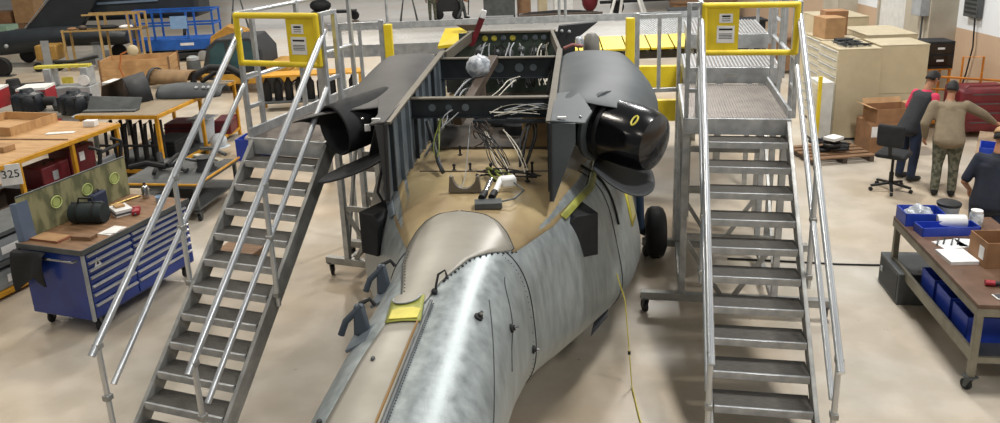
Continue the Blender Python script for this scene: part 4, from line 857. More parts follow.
cabinet('plain tall cream cabinet standing beside the open cardboard boxes', 7.26, 8.16, 14.9, 15.75, 1.78, 0, True)
cabinet('cream cabinet directly behind the plain tall one', 7.45, 8.45, 15.9, 17.2, 1.82)
cabinet('farthest cream cabinet of the row near the wall pilaster', 7.5, 8.6, 18.4, 19.6, 1.86)
def carton(label, loc, rz, sx, sy, h_, m=CARD, flaps=False, lab=False, group=None):
    T = thing('cardboard_box', label, 'box', loc, rz, group)
    a, c = sx/2, sy/2; b = B()
    if flaps:
        t = .008; b.box(-a, a, -c, c, 0, t); b.box(-a, -a+t, -c, c, t, h_); b.box(a-t, a, -c, c, t, h_); b.box(-a+t, a-t, -c, -c+t, t, h_); b.box(-a+t, a-t, c-t, c, t, h_)
        b.obj('carton', m, T)
        for sx_, dx, dy in ((-1, -.13, .05), (1, .13, .03)):
            f = B(); f.prism([(sx_*a, -c, h_), (sx_*a, c, h_), (sx_*a+dx*(sx/.6), c, h_+dy), (sx_*a+dx*(sx/.6), -c, h_+dy)], (0, 0, .006)); f.obj('flap', CARDL, T)
        f = B(); f.prism([(-a, c, h_), (a, c, h_), (a, c+.06, h_+.12*sx), (-a, c+.06, h_+.12*sx)], (0, .006, 0)); f.obj('flap', CARDL, T)
    else:
        b.box(-a, a, -c, c, 0, h_); b.obj('carton', m, T, .006)
        f = B(); f.box(-a-.001, a+.001, -.03, .03, h_, h_+.002); f.obj('tape', CARDL, T)
    if lab:
        f = B(); f.box(-a+.03, -a+.03+sx*.4, -c-.002, -c, h_*.55, h_*.9); f.obj('shipping_label', WHITE, T)
    return T
carton('large brown carton with white shipping label on the floor', (7.1, 14.15, 0), -.02, .84, .6, .56, CARD, False, True)
carton('open brown carton stacked on the large labelled carton', (7.12, 14.13, .56), .06, .72, .5, .26, CARD, True)
carton('brown carton on the second drawer cabinet', (6.78, 16.25, 1.772), .1, .42, .5, .42, CARDL)
carton('darker brown carton behind the one on the second drawer cabinet', (7.02, 16.62, 1.772), -.1, .45, .4, .5, CARD)
T = thing('cable_pile', 'tangled black cables heaped on the nearest cream cabinet', 'cables', (6.8, 15.25, 1.772), 0)
rd = random.Random(4)
for i in range(8):
    q = [Vector((rd.uniform(-.32, .32), rd.uniform(-.42, .42), .012+.008*(k % 3)+.006*i)) for k in range(6)]
    pts = []
    for k in range(len(q)-1):
        for t in np.linspace(0, 1, 5)[:-1]: pts.append(q[k].lerp(q[k+1], float(t)))
    b = B(); b.tube(pts, .009, 6); b.obj('cable', BLK if i % 3 else GREYM, T)
b = B(); b.box(-.2, .1, .1, .3, .0, .09); b.obj('power_unit', BLKM, T, .01)
T = thing('black_organizer', 'black two drawer organizer standing beside the cream cabinets', 'organizer', (9.0, 16.35, 0), -.04)
b = B(); b.box(-.33, .33, -.25, .25, 1.06, 1.62); b.obj('box', BLKM, T, .01)
for z in (1.12, 1.37):
    b = B(); b.box(-.30, .30, -.262, -.25, z, z+.21); d = b.obj('drawer', BLKG, T)
    b = B(); b.box(-.02, .12, -.268, -.262, z+.09, z+.13); b.obj('drawer_label', WHITE, d)
for x in (-.3, .3):
    for y in (-.2, .2):
        b = B(); b.box(x-.02, x+.02, y-.02, y+.02, 0, 1.06); b.obj('leg', ORANGE, T)
b = B(); b.box(-.33, .33, -.25, .25, 1.03, 1.06); b.obj('shelf', ORANGE, T)
# red chest and orange handled cart at the wall
T = thing('red_chest', 'dark red rounded tool chest against the tan wall', 'tool chest', (9.2, 14.9, 0), -.05)
b = B(); b.box(-.5, .5, -.35, .35, .12, .95); b.obj('body', REDD, T, .06)
b = B(); b.tube([(-.45, -.36, .98), (-.4, -.36, 1.03), (.4, -.36, 1.03), (.45, -.36, .98)], .02, 8); b.obj('handle', REDD, T)
for i in range(4):
    b = B(); b.box(-.44, .44, -.362, -.35, .2+.18*i, .35+.18*i); d = b.obj('drawer', REDD, T, .008)
    b = B(); b.box(-.3, .3, -.372, -.362, .31+.18*i, .33+.18*i); b.obj('pull', GREYM, d)
for x in (-.4, .4):
    for y in (-.25, .25): caster(T, (x, y, 0), .045)
T = thing('orange_cart', 'orange tube framed cart behind the red chest', 'cart', (9.15, 15.55, 0), -.05)
def tubes(T, name, segs, r, m):
    for s_ in segs: b = B(); b.tube(s_, r, 8); b.obj(name, m, T)
tubes(T, 'frame_tube', [[(-.9, -.25, .12), (-.9, -.25, 1.12)], [(.3, -.25, .12), (.3, -.25, 1.12)], [(-.9, -.25, 1.1), (.7, -.25, .95)], [(-.9, -.25, .85), (.7, -.25, .7)], [(.15, .2, .12), (.15, .2, 1.35), (.55, .2, 1.35), (.55, .2, .12)]], .022, ORANGE)
b = B(); b.box(-.9, .6, -.25, .25, .12, .16); b.obj('deck', ORANGE, T)
for x in (-.8, .5):
    for y in (-.2, .2): caster(T, (x, y, -.0), .035)
# wall fittings
T = thing('electrical_box', 'grey electrical box on the wall pilaster with conduit', 'electrical box', (9.45, 17.75, 0), 0)
b = B(); b.box(-.2, 0, -.3, .1, 1.95, 2.75); b.obj('enclosure', LGREY, T, .01)
b = B(); b.box(-.06, 0, -.33, -.31, 1.95, 2.75)
b = B(); b.tube([(-.08, -.18, 1.95), (-.08, -.18, .6)], .022, 8); b.obj('conduit', GREYM, T)
T = thing('breaker_panel', 'dark louvred panel on the wall beside the pilaster', 'panel', (10.04, 16.75, 0), 0)
b = B(); b.box(-.12, 0, -.25, .25, 2.0, 2.9); b.obj('enclosure', GREYM, T, .01)
for i in range(9):
    b = B(); b.box(-.13, -.12, -.2, .2, 2.08+.09*i, 2.12+.09*i); b.obj('louvre', DGREY, T)
b = B(); b.tube([(-.06, -.1, 2.0), (-.06, -.16, 1.4), (-.05, -.02, .8), (-.05, .15, .3)], .016, 8); b.obj('cable', BLK, T)
T = thing('wall_pull', 'black pull handle hanging on the white upper wall', 'handle', (10.05, 15.3, 0), 0)
b = B(); b.tube([(-.02, 0, 2.1), (-.02, 0, 2.9)], .008, 6); b.obj('cord', BLK, T)
b = B(); b.lathe((-.03, 0, 1.98), [(.03, 0), (.035, .06), (.015, .12)], 10); b.obj('grip', BLK, T)
for i, (y, z) in enumerate(((19.0, 1.25), (18.85, 2.05))):
    b = B(); b.box(-.02, 0, -.06, .06, -.09, .09); one(b, 'wall_outlet', BROWN, ('lower' if i == 0 else 'upper')+' brown outlet plate on the wall left of the pilaster', 'outlet', (10.05, y, z), 0)
# pallet with black scrap and galvanised post
T = thing('wooden_pallet', 'dark wooden pallet on the floor right of the right stairs', 'pallet', (5.95, 13.75, 0), .12)
for i in range(5):
    b = B(); b.box(-.6, .6, -.42+i*.19, -.30+i*.19, .1, .125); b.obj('plank', WOODD, T)
for x in (-.55, 0, .5):
    b = B(); b.box(x, x+.08, -.42, .47, 0, .1); b.obj('bearer', BROWN, T)
T = thing('scrap_bundle', 'black hoses and scrap lying on the wooden pallet', 'hoses', (5.85, 13.8, .125), .2)
rd = random.Random(9)
for i in range(6):
    x, y = rd.uniform(-.3, .3), rd.uniform(-.15, .2); r_ = rd.uniform(.12, .2)
    b = B(); b.tube([(x+r_*math.cos(a), y+r_*math.sin(a)*.8, .03+.035*i) for a in np.linspace(0, 5.2, 14)], .028, 8); b.obj('hose', BLK, T)
b = B(); b.cbox((.1, -.1, .24), (.3, .22, .05), .4); b.obj('white_card', WHITE, T)
T = thing('drawer_stack', 'white slotted parts rack standing beside the nearest cream cabinet', 'rack', (6.12, 14.75, 0), -R(2))
b = B(); b.box(-.12, .14, -.2, .35, .06, 1.2); b.obj('body', mat('rack_white', 'd9d9d3', .5), T, .01)
for i in range(9):
    b = B(); b.box(-.128, -.12, -.17, .32, .12+.115*i, .21+.115*i); d = b.obj('slot', CREAM2, T)
b = B(); b.box(-.16, -.1, -.26, -.2, .0, 1.32); b.obj('yellow_edge', YEL, T)
b = B(); b.box(-.1, .12, -.18, .33, 0, .06); b.obj('plinth', DGREY, T)
# ---------------------------------------------------------------- steel bench on casters, right foreground
NR = -R(7.7); NC = Vector((4.23, 6.44, 0))
def nb(x, y, z=.9): return (NC.x+math.cos(NR)*x-math.sin(NR)*y, NC.y+math.sin(NR)*x+math.cos(NR)*y, z)
T = thing('steel_workbench', 'rolling steel workbench with worn brown top at the right edge', 'workbench', NC, NR)
b = B(); b.box(0, 1.05, 0, 2.2, .86, .9); b.obj('worktop', mat('bench_brown', '6b5140', .5, 0, '57402f', 5), T, .004)
for x in (0, 1.02):
    b = B(); b.box(x, x+.03, 0, 2.2, .78, .858); b.obj('top_rail', STEEL, T)
for y in (0, 2.17):
    b = B(); b.box(.03, 1.02, y, y+.03, .78, .858); b.obj('top_rail', STEEL, T)
for x in (.01, .98):
    for y in (.01, 2.12):
        b = B(); b.box(x, x+.06, y, y+.06, .15, .78); b.obj('leg', STEEL, T, .004); caster(T, (x+.03, y+.03, 0), .055, .5)
for x in (.02, 1.0):
    b = B(); b.box(x, x+.03, .07, 2.12, .3, .42); b.obj('lower_rail', STEEL, T)
b = B(); b.box(.05, 1.0, .03, 2.16, .29, .31); b.obj('lower_shelf', GREYM, T)
b = B(); b.box(.07, .98, .02, .05, .3, .36); b.obj('lower_rail', STEEL, T)
def tray(label, loc, rz, sx, sy, h_, m=BLUEB, front=1.):
    T = thing('parts_bin', label, 'bin', loc, rz, 'blue parts bins')
    a, c = sx/2, sy/2; b = B(); b.box(-a, a, -c, c, 0, .008); b.obj('bottom', m, T)
    for x0, x1, y0, y1, k in ((-a, -a+.01, -c, c, 1), (a-.01, a, -c, c, 1), (-a, a, -c, -c+.01, front), (-a, a, c-.01, c, 1)):
        b = B(); b.box(x0, x1, y0, y1, .008, h_*k); b.obj('side', m, T)
    return T
tray('blue parts bin holding a clear plastic bag at the far bench end', nb(.22, 2.02), NR, .42, .3, .15)
tray('blue shallow parts bin lying along the far bench edge', nb(.38, 1.70), NR+.1, .62, .2, .1)
for i, y in enumerate((.55, .95, 1.35)):
    tray('blue bin on the bench lower shelf, '+('nearest', 'middle one', 'farthest')[i]+' of three', nb(.36, y, .31), NR, .5, .34, .26)
b = B(); b.ball((0, 0, .08), (.15, .10, .09), 26, 18); o = one(b, 'plastic_bag', CLEAR, 'crumpled clear plastic bag lying in the far blue bin', 'bag', nb(.2, 2.03, .91), NR); dm = o.modifiers.new('d', 'DISPLACE'); dm.texture = bpy.data.textures['bag_folds']; dm.strength = .14
T = thing('paper_roll', 'white paper towel roll lying on the bench', 'paper roll', nb(.48, 1.86), NR)
b = B(); b.lathe((-.15, 0, .075), [(.02, 0), (.075, 0), (.075, .3), (.02, .3)], 22, (1, 0, 0)); b.obj('roll', WHITE, T)
b = B(); b.lathe((-.152, 0, .075), [(.018, 0), (.018, .304)], 12, (1, 0, 0)); b.obj('core', CARDL, T)
T = thing('pail', 'grey pail with black lid at the back of the bench', 'pail', nb(.55, 2.12), NR)
b = B(); b.lathe((0, 0, 0), [(.1, 0), (.115, .17)], 22); b.obj('pail_body', LGREY, T)
b = B(); b.lathe((0, 0, .17), [(.125, 0), (.128, .03), (.11, .04)], 22); b.obj('lid', BLK, T)
T = thing('clear_jar', 'clear plastic jar beside the paper towel roll', 'jar', nb(.78, 1.95), NR)
b = B(); b.lathe((0, 0, 0), [(.07, 0), (.07, .13), (.055, .15)], 18); b.obj('jar_body', CLEAR, T)
b = B(); b.lathe((0, 0, .15), [(.06, 0), (.06, .025)], 18); b.obj('lid', WHITE, T)
b = B(); b.box(-.2, .2, -.14, .14, 0, .008); one(b, 'cardboard_sheet', CARDL, 'flat cardboard sheet on the bench behind the papers', 'cardboard', nb(.78, 1.62), NR+.15)
for i, (x, y, rz, lb) in enumerate(((.3, 1.38, .3, 'white paper sheet with pens lying nearest the shallow blue bin'), (.52, 1.42, -.1, 'white paper sheet in the middle of the bench'), (.22, 1.02, .1, 'thick white booklet at the left bench edge'))):
    b = B(); b.box(-.14, .14, -.11 if i < 2 else -.16, .11 if i < 2 else .16, 0, .004 if i < 2 else .035); one(b, 'paper', WHITE, lb, 'paper', nb(x, y, .9), NR+rz)
for i in range(4):
    b = B(); b.tube([(-.07, 0, 0), (.07, 0, .012)], .008, 6); one(b, 'pen', BLK if i % 2 else GREYM, ('leftmost', 'second', 'third', 'rightmost')[i]+' of the four small tools on the white bench paper', 'tool', nb(.18+i*.07, 1.40+.02*(i % 2), .914), NR+1.1, 'small tools on the paper')
T = carton('open empty carton standing on the bench', nb(.52, .95), NR+.05, .3, .34, .26, CARD, False)
# replace the solid carton by an open one
for ch in list(T.children): bpy.data.objects.remove(ch)
b = B(); t = .008; b.box(-.15, .15, -.17, .17, 0, t); b.obj('carton_bottom', CARD, T)
for x0, x1, y0, y1 in ((-.15, -.15+t, -.17, .17), (.15-t, .15, -.17, .17), (-.15+t, .15-t, -.17, -.17+t), (-.15+t, .15-t, .17-t, .17)):
    b = B(); b.box(x0, x1, y0, y1, t, .27); b.obj('carton_side', CARD, T)
b = B(); b.box(-.152, -.15, -.12, -.03, .07, .2); b.obj('carton_label', WHITE, T)
T = thing('torch', 'black torch with red head lying across the near end of the bench', 'torch', nb(.5, .36, .9), NR-.15)
b = B(); b.tube([(-.2, 0, .028), (.4, 0, .028)], .022, 12); b.obj('barrel', BLK, T)
b = B(); b.tube([(-.28, 0, .03), (-.2, 0, .03)], .028, 12); b.obj('red_head', RED, T)
T = thing('phone', 'small white edged phone lying at the near bench edge', 'phone', nb(.28, .16, .9), NR+.1)
b = B(); b.box(-.08, .08, -.05, .05, 0, .012); b.obj('case', WHITE, T, .003)
b = B(); b.box(-.07, .07, -.042, .042, .012, .014); b.obj('screen', BLKG, T)
b = B(); b.box(-.2, .2, -.1, .1, 0, .01); one(b, 'cardboard_scrap', CARDL, 'tan cardboard scrap under the red headed torch', 'cardboard', nb(.72, .28, .9), NR+.1)
T = thing('parts_cup', 'white bowl with small parts at the right edge of the bench', 'bowl', nb(.92, .7), NR)
b = B(); b.lathe((0, 0, 0), [(.05, 0), (.09, .06), (.085, .06), (.045, .008)], 16); b.obj('bowl', WHITE, T)
b = B(); b.ball((0, 0, .04), (.05, .05, .02)); b.obj('parts', BROWN, T)
T = thing('floor_cabinet', 'low dark grey steel cabinet on the floor under the bench end', 'cabinet', nb(.12, 2.15, 0), NR)
b = B(); b.box(-.16, .3, -.42, .22, .0, .38); b.obj('body', GREYM, T, .01)
b = B(); b.box(-.165, -.16, -.38, .18, .04, .34); d = b.obj('door', DGREY, T)
b = B(); b.box(-.175, -.165, .08, .13, .18, .24); b.obj('handle', LGREY, d)
b = B(); b.tube([(2.9, 9.55, .012), (3.6, 9.4, .012), (4.22, 9.26, .012), (4.62, 9.2, .012), (4.8, 9.18, .012)], .012, 6); one(b, 'floor_cable', BLK, 'black cable lying on the floor between right stairs and bench', 'cable')
# ---------------------------------------------------------------- task chair
T = thing('task_chair', 'black task chair beside the worker in the dark vest', 'chair', (6.15, 11.92, 0), -.7)
b = B(); b.box(-.23, .23, -.23, .23, .56, .64); b.obj('seat', BLKM, T, .04)
b = B(); b.grid([[(x, -.30-.05*math.cos(x*5)+.03, z) for x in np.linspace(-.2, .2, 6)] for z in np.linspace(.78, 1.14, 5)]); o = b.obj('backrest', BLKM, T); solid(o, .06, 1)
b = B(); b.bar((0, -.2, .57), (0, -.31, .92), .05, .02); b.obj('back_bracket', BLK, T)
b = B(); b.lathe((0, 0, .1), [(.035, 0), (.035, .2), (.022, .2), (.022, .46)], 12); b.obj('gas_column', BLK, T)
for i in range(5):
    a = 2*PI*i/5; c, s_ = math.cos(a), math.sin(a)
    b = B(); b.bar((0, 0, .13), (.3*c, .3*s_, .085), .045, .03); l = b.obj('base_spoke', BLK, T)
    b = B(); b.lathe((.3*c-.02*s_, .3*s_+.02*c, .03), [(.03, 0), (.03, .04)], 12, (s_, -c, 0)); b.obj('caster_wheel', BLK, l)
# desk in front of the two workers
T = thing('work_desk', 'grey desk with papers and bins in front of the two workers', 'desk', (7.46, 10.83, 0), -R(33))
b = B(); b.box(-.6, .75, -.95, 1.0, .86, .9); b.obj('top', mat('desk_tan', '9c8266', .5), T, .005)
for x in (-.52, .67):
    for y in (-.88, .92):
        b = B(); b.box(x-.03, x+.03, y-.03, y+.03, 0, .86); b.obj('leg', STEEL, T)
DR = -R(33)
def dk(x, y, z=.9): return (7.46+math.cos(DR)*x-math.sin(DR)*y, 10.83+math.sin(DR)*x+math.cos(DR)*y, z)
T = thing('label_printer', 'white and grey machine tilted on the desk before the workers', 'machine', dk(.12, .45), DR+.2)
b = B(); b.prism([(-.25, -.2, 0), (.25, -.2, 0), (.25, -.2, .12), (-.25, -.2, .28)], (0, .4, 0)); b.obj('housing', LGREY, T, .01)
b = B(); b.prism([(-.26, -.19, .285), (.24, -.19, .13), (.24, .19, .13), (-.26, .19, .285)], (.0, 0, .015)); b.obj('screen_panel', mat('screen_blue_grey', '7f8fa5', .3), T)
b = B(); b.cbox((-.3, .05, .3), (.12, .2, .1), .3); b.obj('white_cap', WHITE, T, .03)
b = B(); b.tube([(-.1, .1, .25), (0, .15, .35), (.12, .1, .25)], .02, 8); b.obj('cable_loop', BLK, T)
for i in range(5):
    b = B(); b.box(-.25, .25, -.18, .18, 0, .012); one(b, 'folder', DGREY if i % 2 else LGREY, ('bottom', 'second lowest', 'middle', 'second highest', 'topmost')[i]+' folder of the pile between the standing worker and the machine', 'folder', dk(-.3+.02*i, -.12, .9+.0125*i), DR+.12*i, 'pile of folders on the desk')
tray('blue bin beside the standing worker on the desk edge', dk(-.40, -.55, .9), DR, .3, .4, .2)
T = thing('red_tub', 'dark red tub on the near end of the desk', 'tub', dk(.05, -.66, .9), DR)
b = B(); b.box(-.25, .25, -.22, .22, 0, .02); b.obj('bottom', REDD, T)
for x0, x1, y0, y1 in ((-.25, -.23, -.22, .22), (.23, .25, -.22, .22), (-.23, .23, -.22, -.2), (-.23, .23, .2, .22)):
    b = B(); b.box(x0, x1, y0, y1, .02, .24); b.obj('side', REDD, T)
# ---------------------------------------------------------------- people
def limb(b, pts, rs, n=12):
    q = []; r2 = []
    for i in range(len(pts)-1):
        a, c = Vector(pts[i]), Vector(pts[i+1])
        for t in np.linspace(0, 1, 5)[:-1]: q.append(a.lerp(c, float(t))); r2.append(rs[i]*(1-t)+rs[i+1]*t)
    q.append(Vector(pts[-1])); r2.append(rs[-1]); b.tube(q, r2, n)
    for p, r in zip(pts, rs): b.ball(p, r*.99, 12, 8)
def ell(b, c, r, n=16, m=10): b.ball(c, r, n, m)
def fuse(b, name, m, parent, vox, smooth=3):
    o = b.obj(name, m, parent, fix=True)
    r = o.modifiers.new('remesh', 'REMESH'); r.mode = 'VOXEL'; r.voxel_size = vox; r.use_smooth_shade = True
    s_ = o.modifiers.new('smooth', 'SMOOTH'); s_.factor = .5; s_.iterations = smooth
    return o
def hand(b, wrist, d, palm_n, side, curl=.6):
    """palm with four bent fingers and a thumb leaving the side of the palm"""
    d = Vector(d).normalized(); pn = Vector(palm_n); pn = (pn-d*pn.dot(d)).normalized(); sd = d.cross(pn)*side; w_ = Vector(wrist)
    limb(b, [w_, w_+d*.045, w_+d*.085], [.027, .031, .030], 10)
    for k in (-1, 1): limb(b, [w_+d*.03+sd*.014*k, w_+d*.088+sd*.022*k], [.018, .015], 8)
    for i, L in enumerate((.072, .082, .077, .06)):
        o = w_+d*.088+sd*(.030-.020*i); c1 = d*math.cos(curl*.5)+pn*math.sin(curl*.5); c2 = d*math.cos(curl*1.3)+pn*math.sin(curl*1.3); c3 = d*math.cos(curl*2)+pn*math.sin(curl*2)
        p1 = o+c1*L*.45; p2 = p1+c2*L*.32; p3 = p2+c3*L*.25; limb(b, [o, p1, p2, p3], [.0095, .009, .0085, .0075], 8)
    o = w_+d*.03+sd*.026; p1 = o+(d*.6+sd*.7+pn*.25).normalized()*.04; p2 = p1+(d*.85+sd*.25+pn*.45).normalized()*.032; limb(b, [o, p1, p2], [.013, .011, .009], 8)
def person(label, loc, rz, J, shirt, trousers, hair=True, sleeve=1., shirt2=None, cap=None, shoes=BLKM, build=1., vox=.010, longsleeve=True):
    """J: joints in the local frame, the person faces +y"""
    T = thing('person', label, 'person', loc, rz)
    V = {k: Vector(v) for k, v in J.items()}
    b = B(); hd, nk = V['head'], V['neck']; f = V.get('face', Vector((0, 1, 0))).normalized(); up = (hd-nk).normalized(); f = (f-up*f.dot(up)).normalized(); rt = f.cross(up)
    M3 = Matrix((rt, f, up)).transposed()
    def hp(x, y, z): return hd+M3 @ Vector((x, y, z))
    # skin: one continuous body
    def eb(c, r): # oriented ellipsoid
        n = len(b.v); b.ball((0, 0, 0), r, 16, 10); b.v[n:] = [tuple(hd+M3 @ (Vector(q)+Vector(c))) for q in b.v[n:]]
    eb((0, 0, .02), (.078, .096, .108)); eb((0, .028, -.055), (.058, .066, .062)); eb((0, .098, -.005), (.014, .022, .024)); eb((0, .075, -.052), (.03, .022, .014))
    for s in (-1, 1): eb((s*.078, -.008, -.005), (.012, .024, .034)); eb((s*.03, .083, .018), (.018, .012, .008))
    limb(b, [hp(0, -.01, -.06), nk], [.052, .058])
    ch, pv = V['chest'], V['pelvis']; sr, sl = V['sh_r'], V['sh_l']
    limb(b, [nk, ch], [.055, .09]); limb(b, [ch, (ch+pv)/2, pv], [.095, .09, .10]); limb(b, [sl, ch, sr], [.045, .075, .045])
    for s, a in ((1, 'r'), (-1, 'l')):
        limb(b, [V['sh_'+a], V['el_'+a], V['wr_'+a]], [.048, .038, .026]); hand(b, V['wr_'+a], V['hd_'+a], V['pn_'+a], -s)
        limb(b, [V['hip_'+a], V['kn_'+a], V['an_'+a]], [.08, .05, .04])
        t_ = V['an_'+a]; fd = V.get('ft_'+a, Vector((0, 1, 0))); limb(b, [t_, t_+Vector((0, 0, -.04)), t_+fd*.14+Vector((0, 0, -.05))], [.04, .04, .03])
    fuse(b, 'body', SKIN, T, .0085, 2)
    # face details
    for s in (-1, 1):
        e = B(); e.ball(hp(s*.031, .089, .008), .0105, 10, 6); e.obj('eye', WHITE, T); e = B(); e.ball(hp(s*.031, .097, .008), .0055, 8, 6); e.obj('iris', HAIR, T)
        e = B(); e.tube([hp(s*.014, .098, .028), hp(s*.032, .097, .033), hp(s*.05, .084, .027)], .004, 6); e.obj('eyebrow', HAIR, T)
    e = B(); e.tube([hp(-.024, .087, -.054), hp(0, .097, -.053), hp(.024, .087, -.054)], .0045, 6); e.obj('mouth', mat('lips', '8a4f42', .5), T)
    # hair
    h = B(); rows = []
    for i in range(9):
        th = PI*.5*(1-i/8)
        rows.append([hp(.088*math.cos(th)*math.cos(a), -.012+.104*math.cos(th)*math.sin(a), .03+.102*math.sin(th)-(.075 if math.sin(a) < -.2 else (.03 if abs(math.cos(a)) > .75 else -.035))*(i/8)**2) for a in np.linspace(0, 2*PI, 22)[:-1]])
    h.grid(rows, True); o = h.obj('hair', HAIR, T); m_ = o.modifiers.new('s', 'SOLIDIFY'); m_.thickness = .014
    if cap:
        h = B(); rows = []
        for i in range(7):
            th = PI*.5*(1-i/6); rows.append([hp(.097*math.cos(th)*math.cos(a), .0+.113*math.cos(th)*math.sin(a), .035+.105*math.sin(th)) for a in np.linspace(0, 2*PI, 22)[:-1]])
        h.grid(rows, True); o = h.obj('cap', cap, T); m_ = o.modifiers.new('s', 'SOLIDIFY'); m_.thickness = .012
        h = B(); h.grid([[hp(.09*math.sin(a)*(1-.15*k), .09*math.cos(a)+.075*k+.01, .04-.012*k*k) for a in np.linspace(-1.1, 1.1, 9)] for k in (0, .5, 1)]); q = h.obj('cap_peak', cap, o); m_ = q.modifiers.new('s', 'SOLIDIFY'); m_.thickness = .008
    # shirt
    g = B(); limb(g, [sl, ch+Vector((0, 0, .02)), sr], [.066, .115*build, .066], 16)
    n0 = len(g.v)
    for t in np.linspace(0, 1.22, 18):
        c = ch.lerp(pv, float(t)); r = (.165-.012*math.sin(min(t, 1)*PI))*build; g.ball(c+Vector((0, 0, .0)), (r*1.02, r*.74, .12), 18, 8)
    g.lathe(nk+Vector((0, 0, -.045)), [(.085, -.03), (.074, .03), (.066, .05)], 16, up)
    for a in ('r', 'l'):
        if longsleeve: limb(g, [V['sh_'+a], V['el_'+a], V['wr_'+a].lerp(V['el_'+a], .06)], [.066*build, .054*build, .042])
        else: limb(g, [V['sh_'+a], V['sh_'+a].lerp(V['el_'+a], .85)], [.068, .06])
    so = fuse(g, 'shirt', shirt, T, .012, 4)
    if shirt2:
        g = B()
        for t in np.linspace(-.12, 1.27, 20):
            c = ch.lerp(pv, float(t)); r = (.182-.012*math.sin(max(t, 0)*2.4))*build; g.ball(c, (r*1.0, r*.78, .12), 18, 8)
        for a in ('r', 'l'): limb(g, [ch+Vector((0, 0, .06)), V['sh_'+a].lerp(ch, .25)], [.11, .085])
        fuse(g, 'vest', shirt2, T, .012, 4)
    # trousers
    g = B()
    for t in np.linspace(0, 1, 4): g.ball(pv+Vector((0, 0, .02-.10*t)), (.142*build, .100*build, .07), 18, 8)
    for a in ('r', 'l'): limb(g, [V['hip_'+a], V['kn_'+a], V['an_'+a]+Vector((0, 0, .02))], [.10*build, .076, .064], 14)
    fuse(g, 'trousers', trousers, T, .012, 4)
    for a in ('r', 'l'):
        t_ = V['an_'+a]; fd = V.get('ft_'+a, Vector((0, 1, 0))); g = B(); zf = t_.z
        limb(g, [t_+Vector((0, 0, .03)), t_+Vector((0, 0, -.03))-fd*.02, t_+fd*.1+Vector((0, 0, -.045)), t_+fd*.18+Vector((0, 0, -.052))], [.056, .052, .046, .036]); g.v = [(x, y, max(z, zf-.095)) for x, y, z in g.v]
        fuse(g, 'shoe', shoes, T, .01, 2)
    return T
def stand(lean=0., head_f=.0):
    L = lean
    return dict(head=(0, .10*0+L*1.5+head_f, 1.655), neck=(0, L*1.25, 1.48), chest=(0, L, 1.30), pelvis=(0, 0, .96), sh_r=(.185, L*1.15, 1.40), sh_l=(-.185, L*1.15, 1.40),
        el_r=(.25, L+.02, 1.12), el_l=(-.25, L+.02, 1.12), wr_r=(.24, L+.16, .90), wr_l=(-.24, L+.16, .90), hd_r=(0, .5, -.8), hd_l=(0, .5, -.8), pn_r=(-1, 0, 0), pn_l=(1, 0, 0),
        hip_r=(.095, 0, .92), hip_l=(-.095, 0, .92), kn_r=(.11, .02, .50), kn_l=(-.11, .02, .50), an_r=(.115, -.02, .095), an_l=(-.115, -.02, .095))
# worker in khaki: back to the camera, leaning over the desk, right arm reaching out
J = stand(.26, .05); J.update(head=(.02, .40, 1.60), neck=(0, .33, 1.44), chest=(0, .23, 1.27), sh_r=(.22, .27, 1.37), sh_l=(-.21, .25, 1.36), el_r=(.46, .32, 1.24), wr_r=(.66, .47, 1.08), hd_r=(.8, .6, -.35), pn_r=(0, 0, -1), el_l=(-.33, .12, 1.10), wr_l=(-.30, .2, .86), face=(.15, 1, -.35))
person('man in a khaki long sleeved shirt and camouflage trousers seen from behind', (6.80, 11.60, 0), -R(22), J, KHAKI, CAMO, build=1.30)
# worker in dark vest with red sleeves, looking down to the right
J = stand(.2, .05); J.update(face=(.15, 1, -.7), el_r=(.24, .18, 1.16), wr_r=(.16, .40, 1.12), hd_r=(-.3, 1, -.1), pn_r=(-.3, 0, -1), el_l=(-.25, .16, 1.14), wr_l=(-.12, .38, 1.08), hd_l=(.3, 1, -.1), pn_l=(.3, 0, -1))
person('man in a dark vest with red sleeves and jeans looking down beside the task chair', (6.62, 12.38, 0), -R(70), J, PINK, JEANS, shirt2=VEST, longsleeve=False, build=1.12)
# worker at the right edge in navy, tan cap
J = stand(.14, .06); J.update(face=(0, 1, -.5), el_l=(-.30, .06, 1.10), wr_l=(-.26, .26, .95))
person('person in a navy shirt and tan cap standing behind the bench at the right edge', (5.80, 8.90, 0), R(-40), J, NAVY, JEANS, cap=CARDL, longsleeve=False, build=1.25)
# two people far away on the hangar floor
J = stand(.03)
person('far person in camouflage uniform standing left of the dark ground power cart', (-2.75, 35.6, 0), R(10), J, CAMO, CAMO)
J = stand(.03); J.update(kn_l=(-.12, .16, .52), an_l=(-.13, .22, .12), an_r=(.115, -.18, .12))
person('far person in grey overalls walking right of the dark ground power cart', (-1.5, 35.7, 0), -R(75), J, LGREY, GREYM)
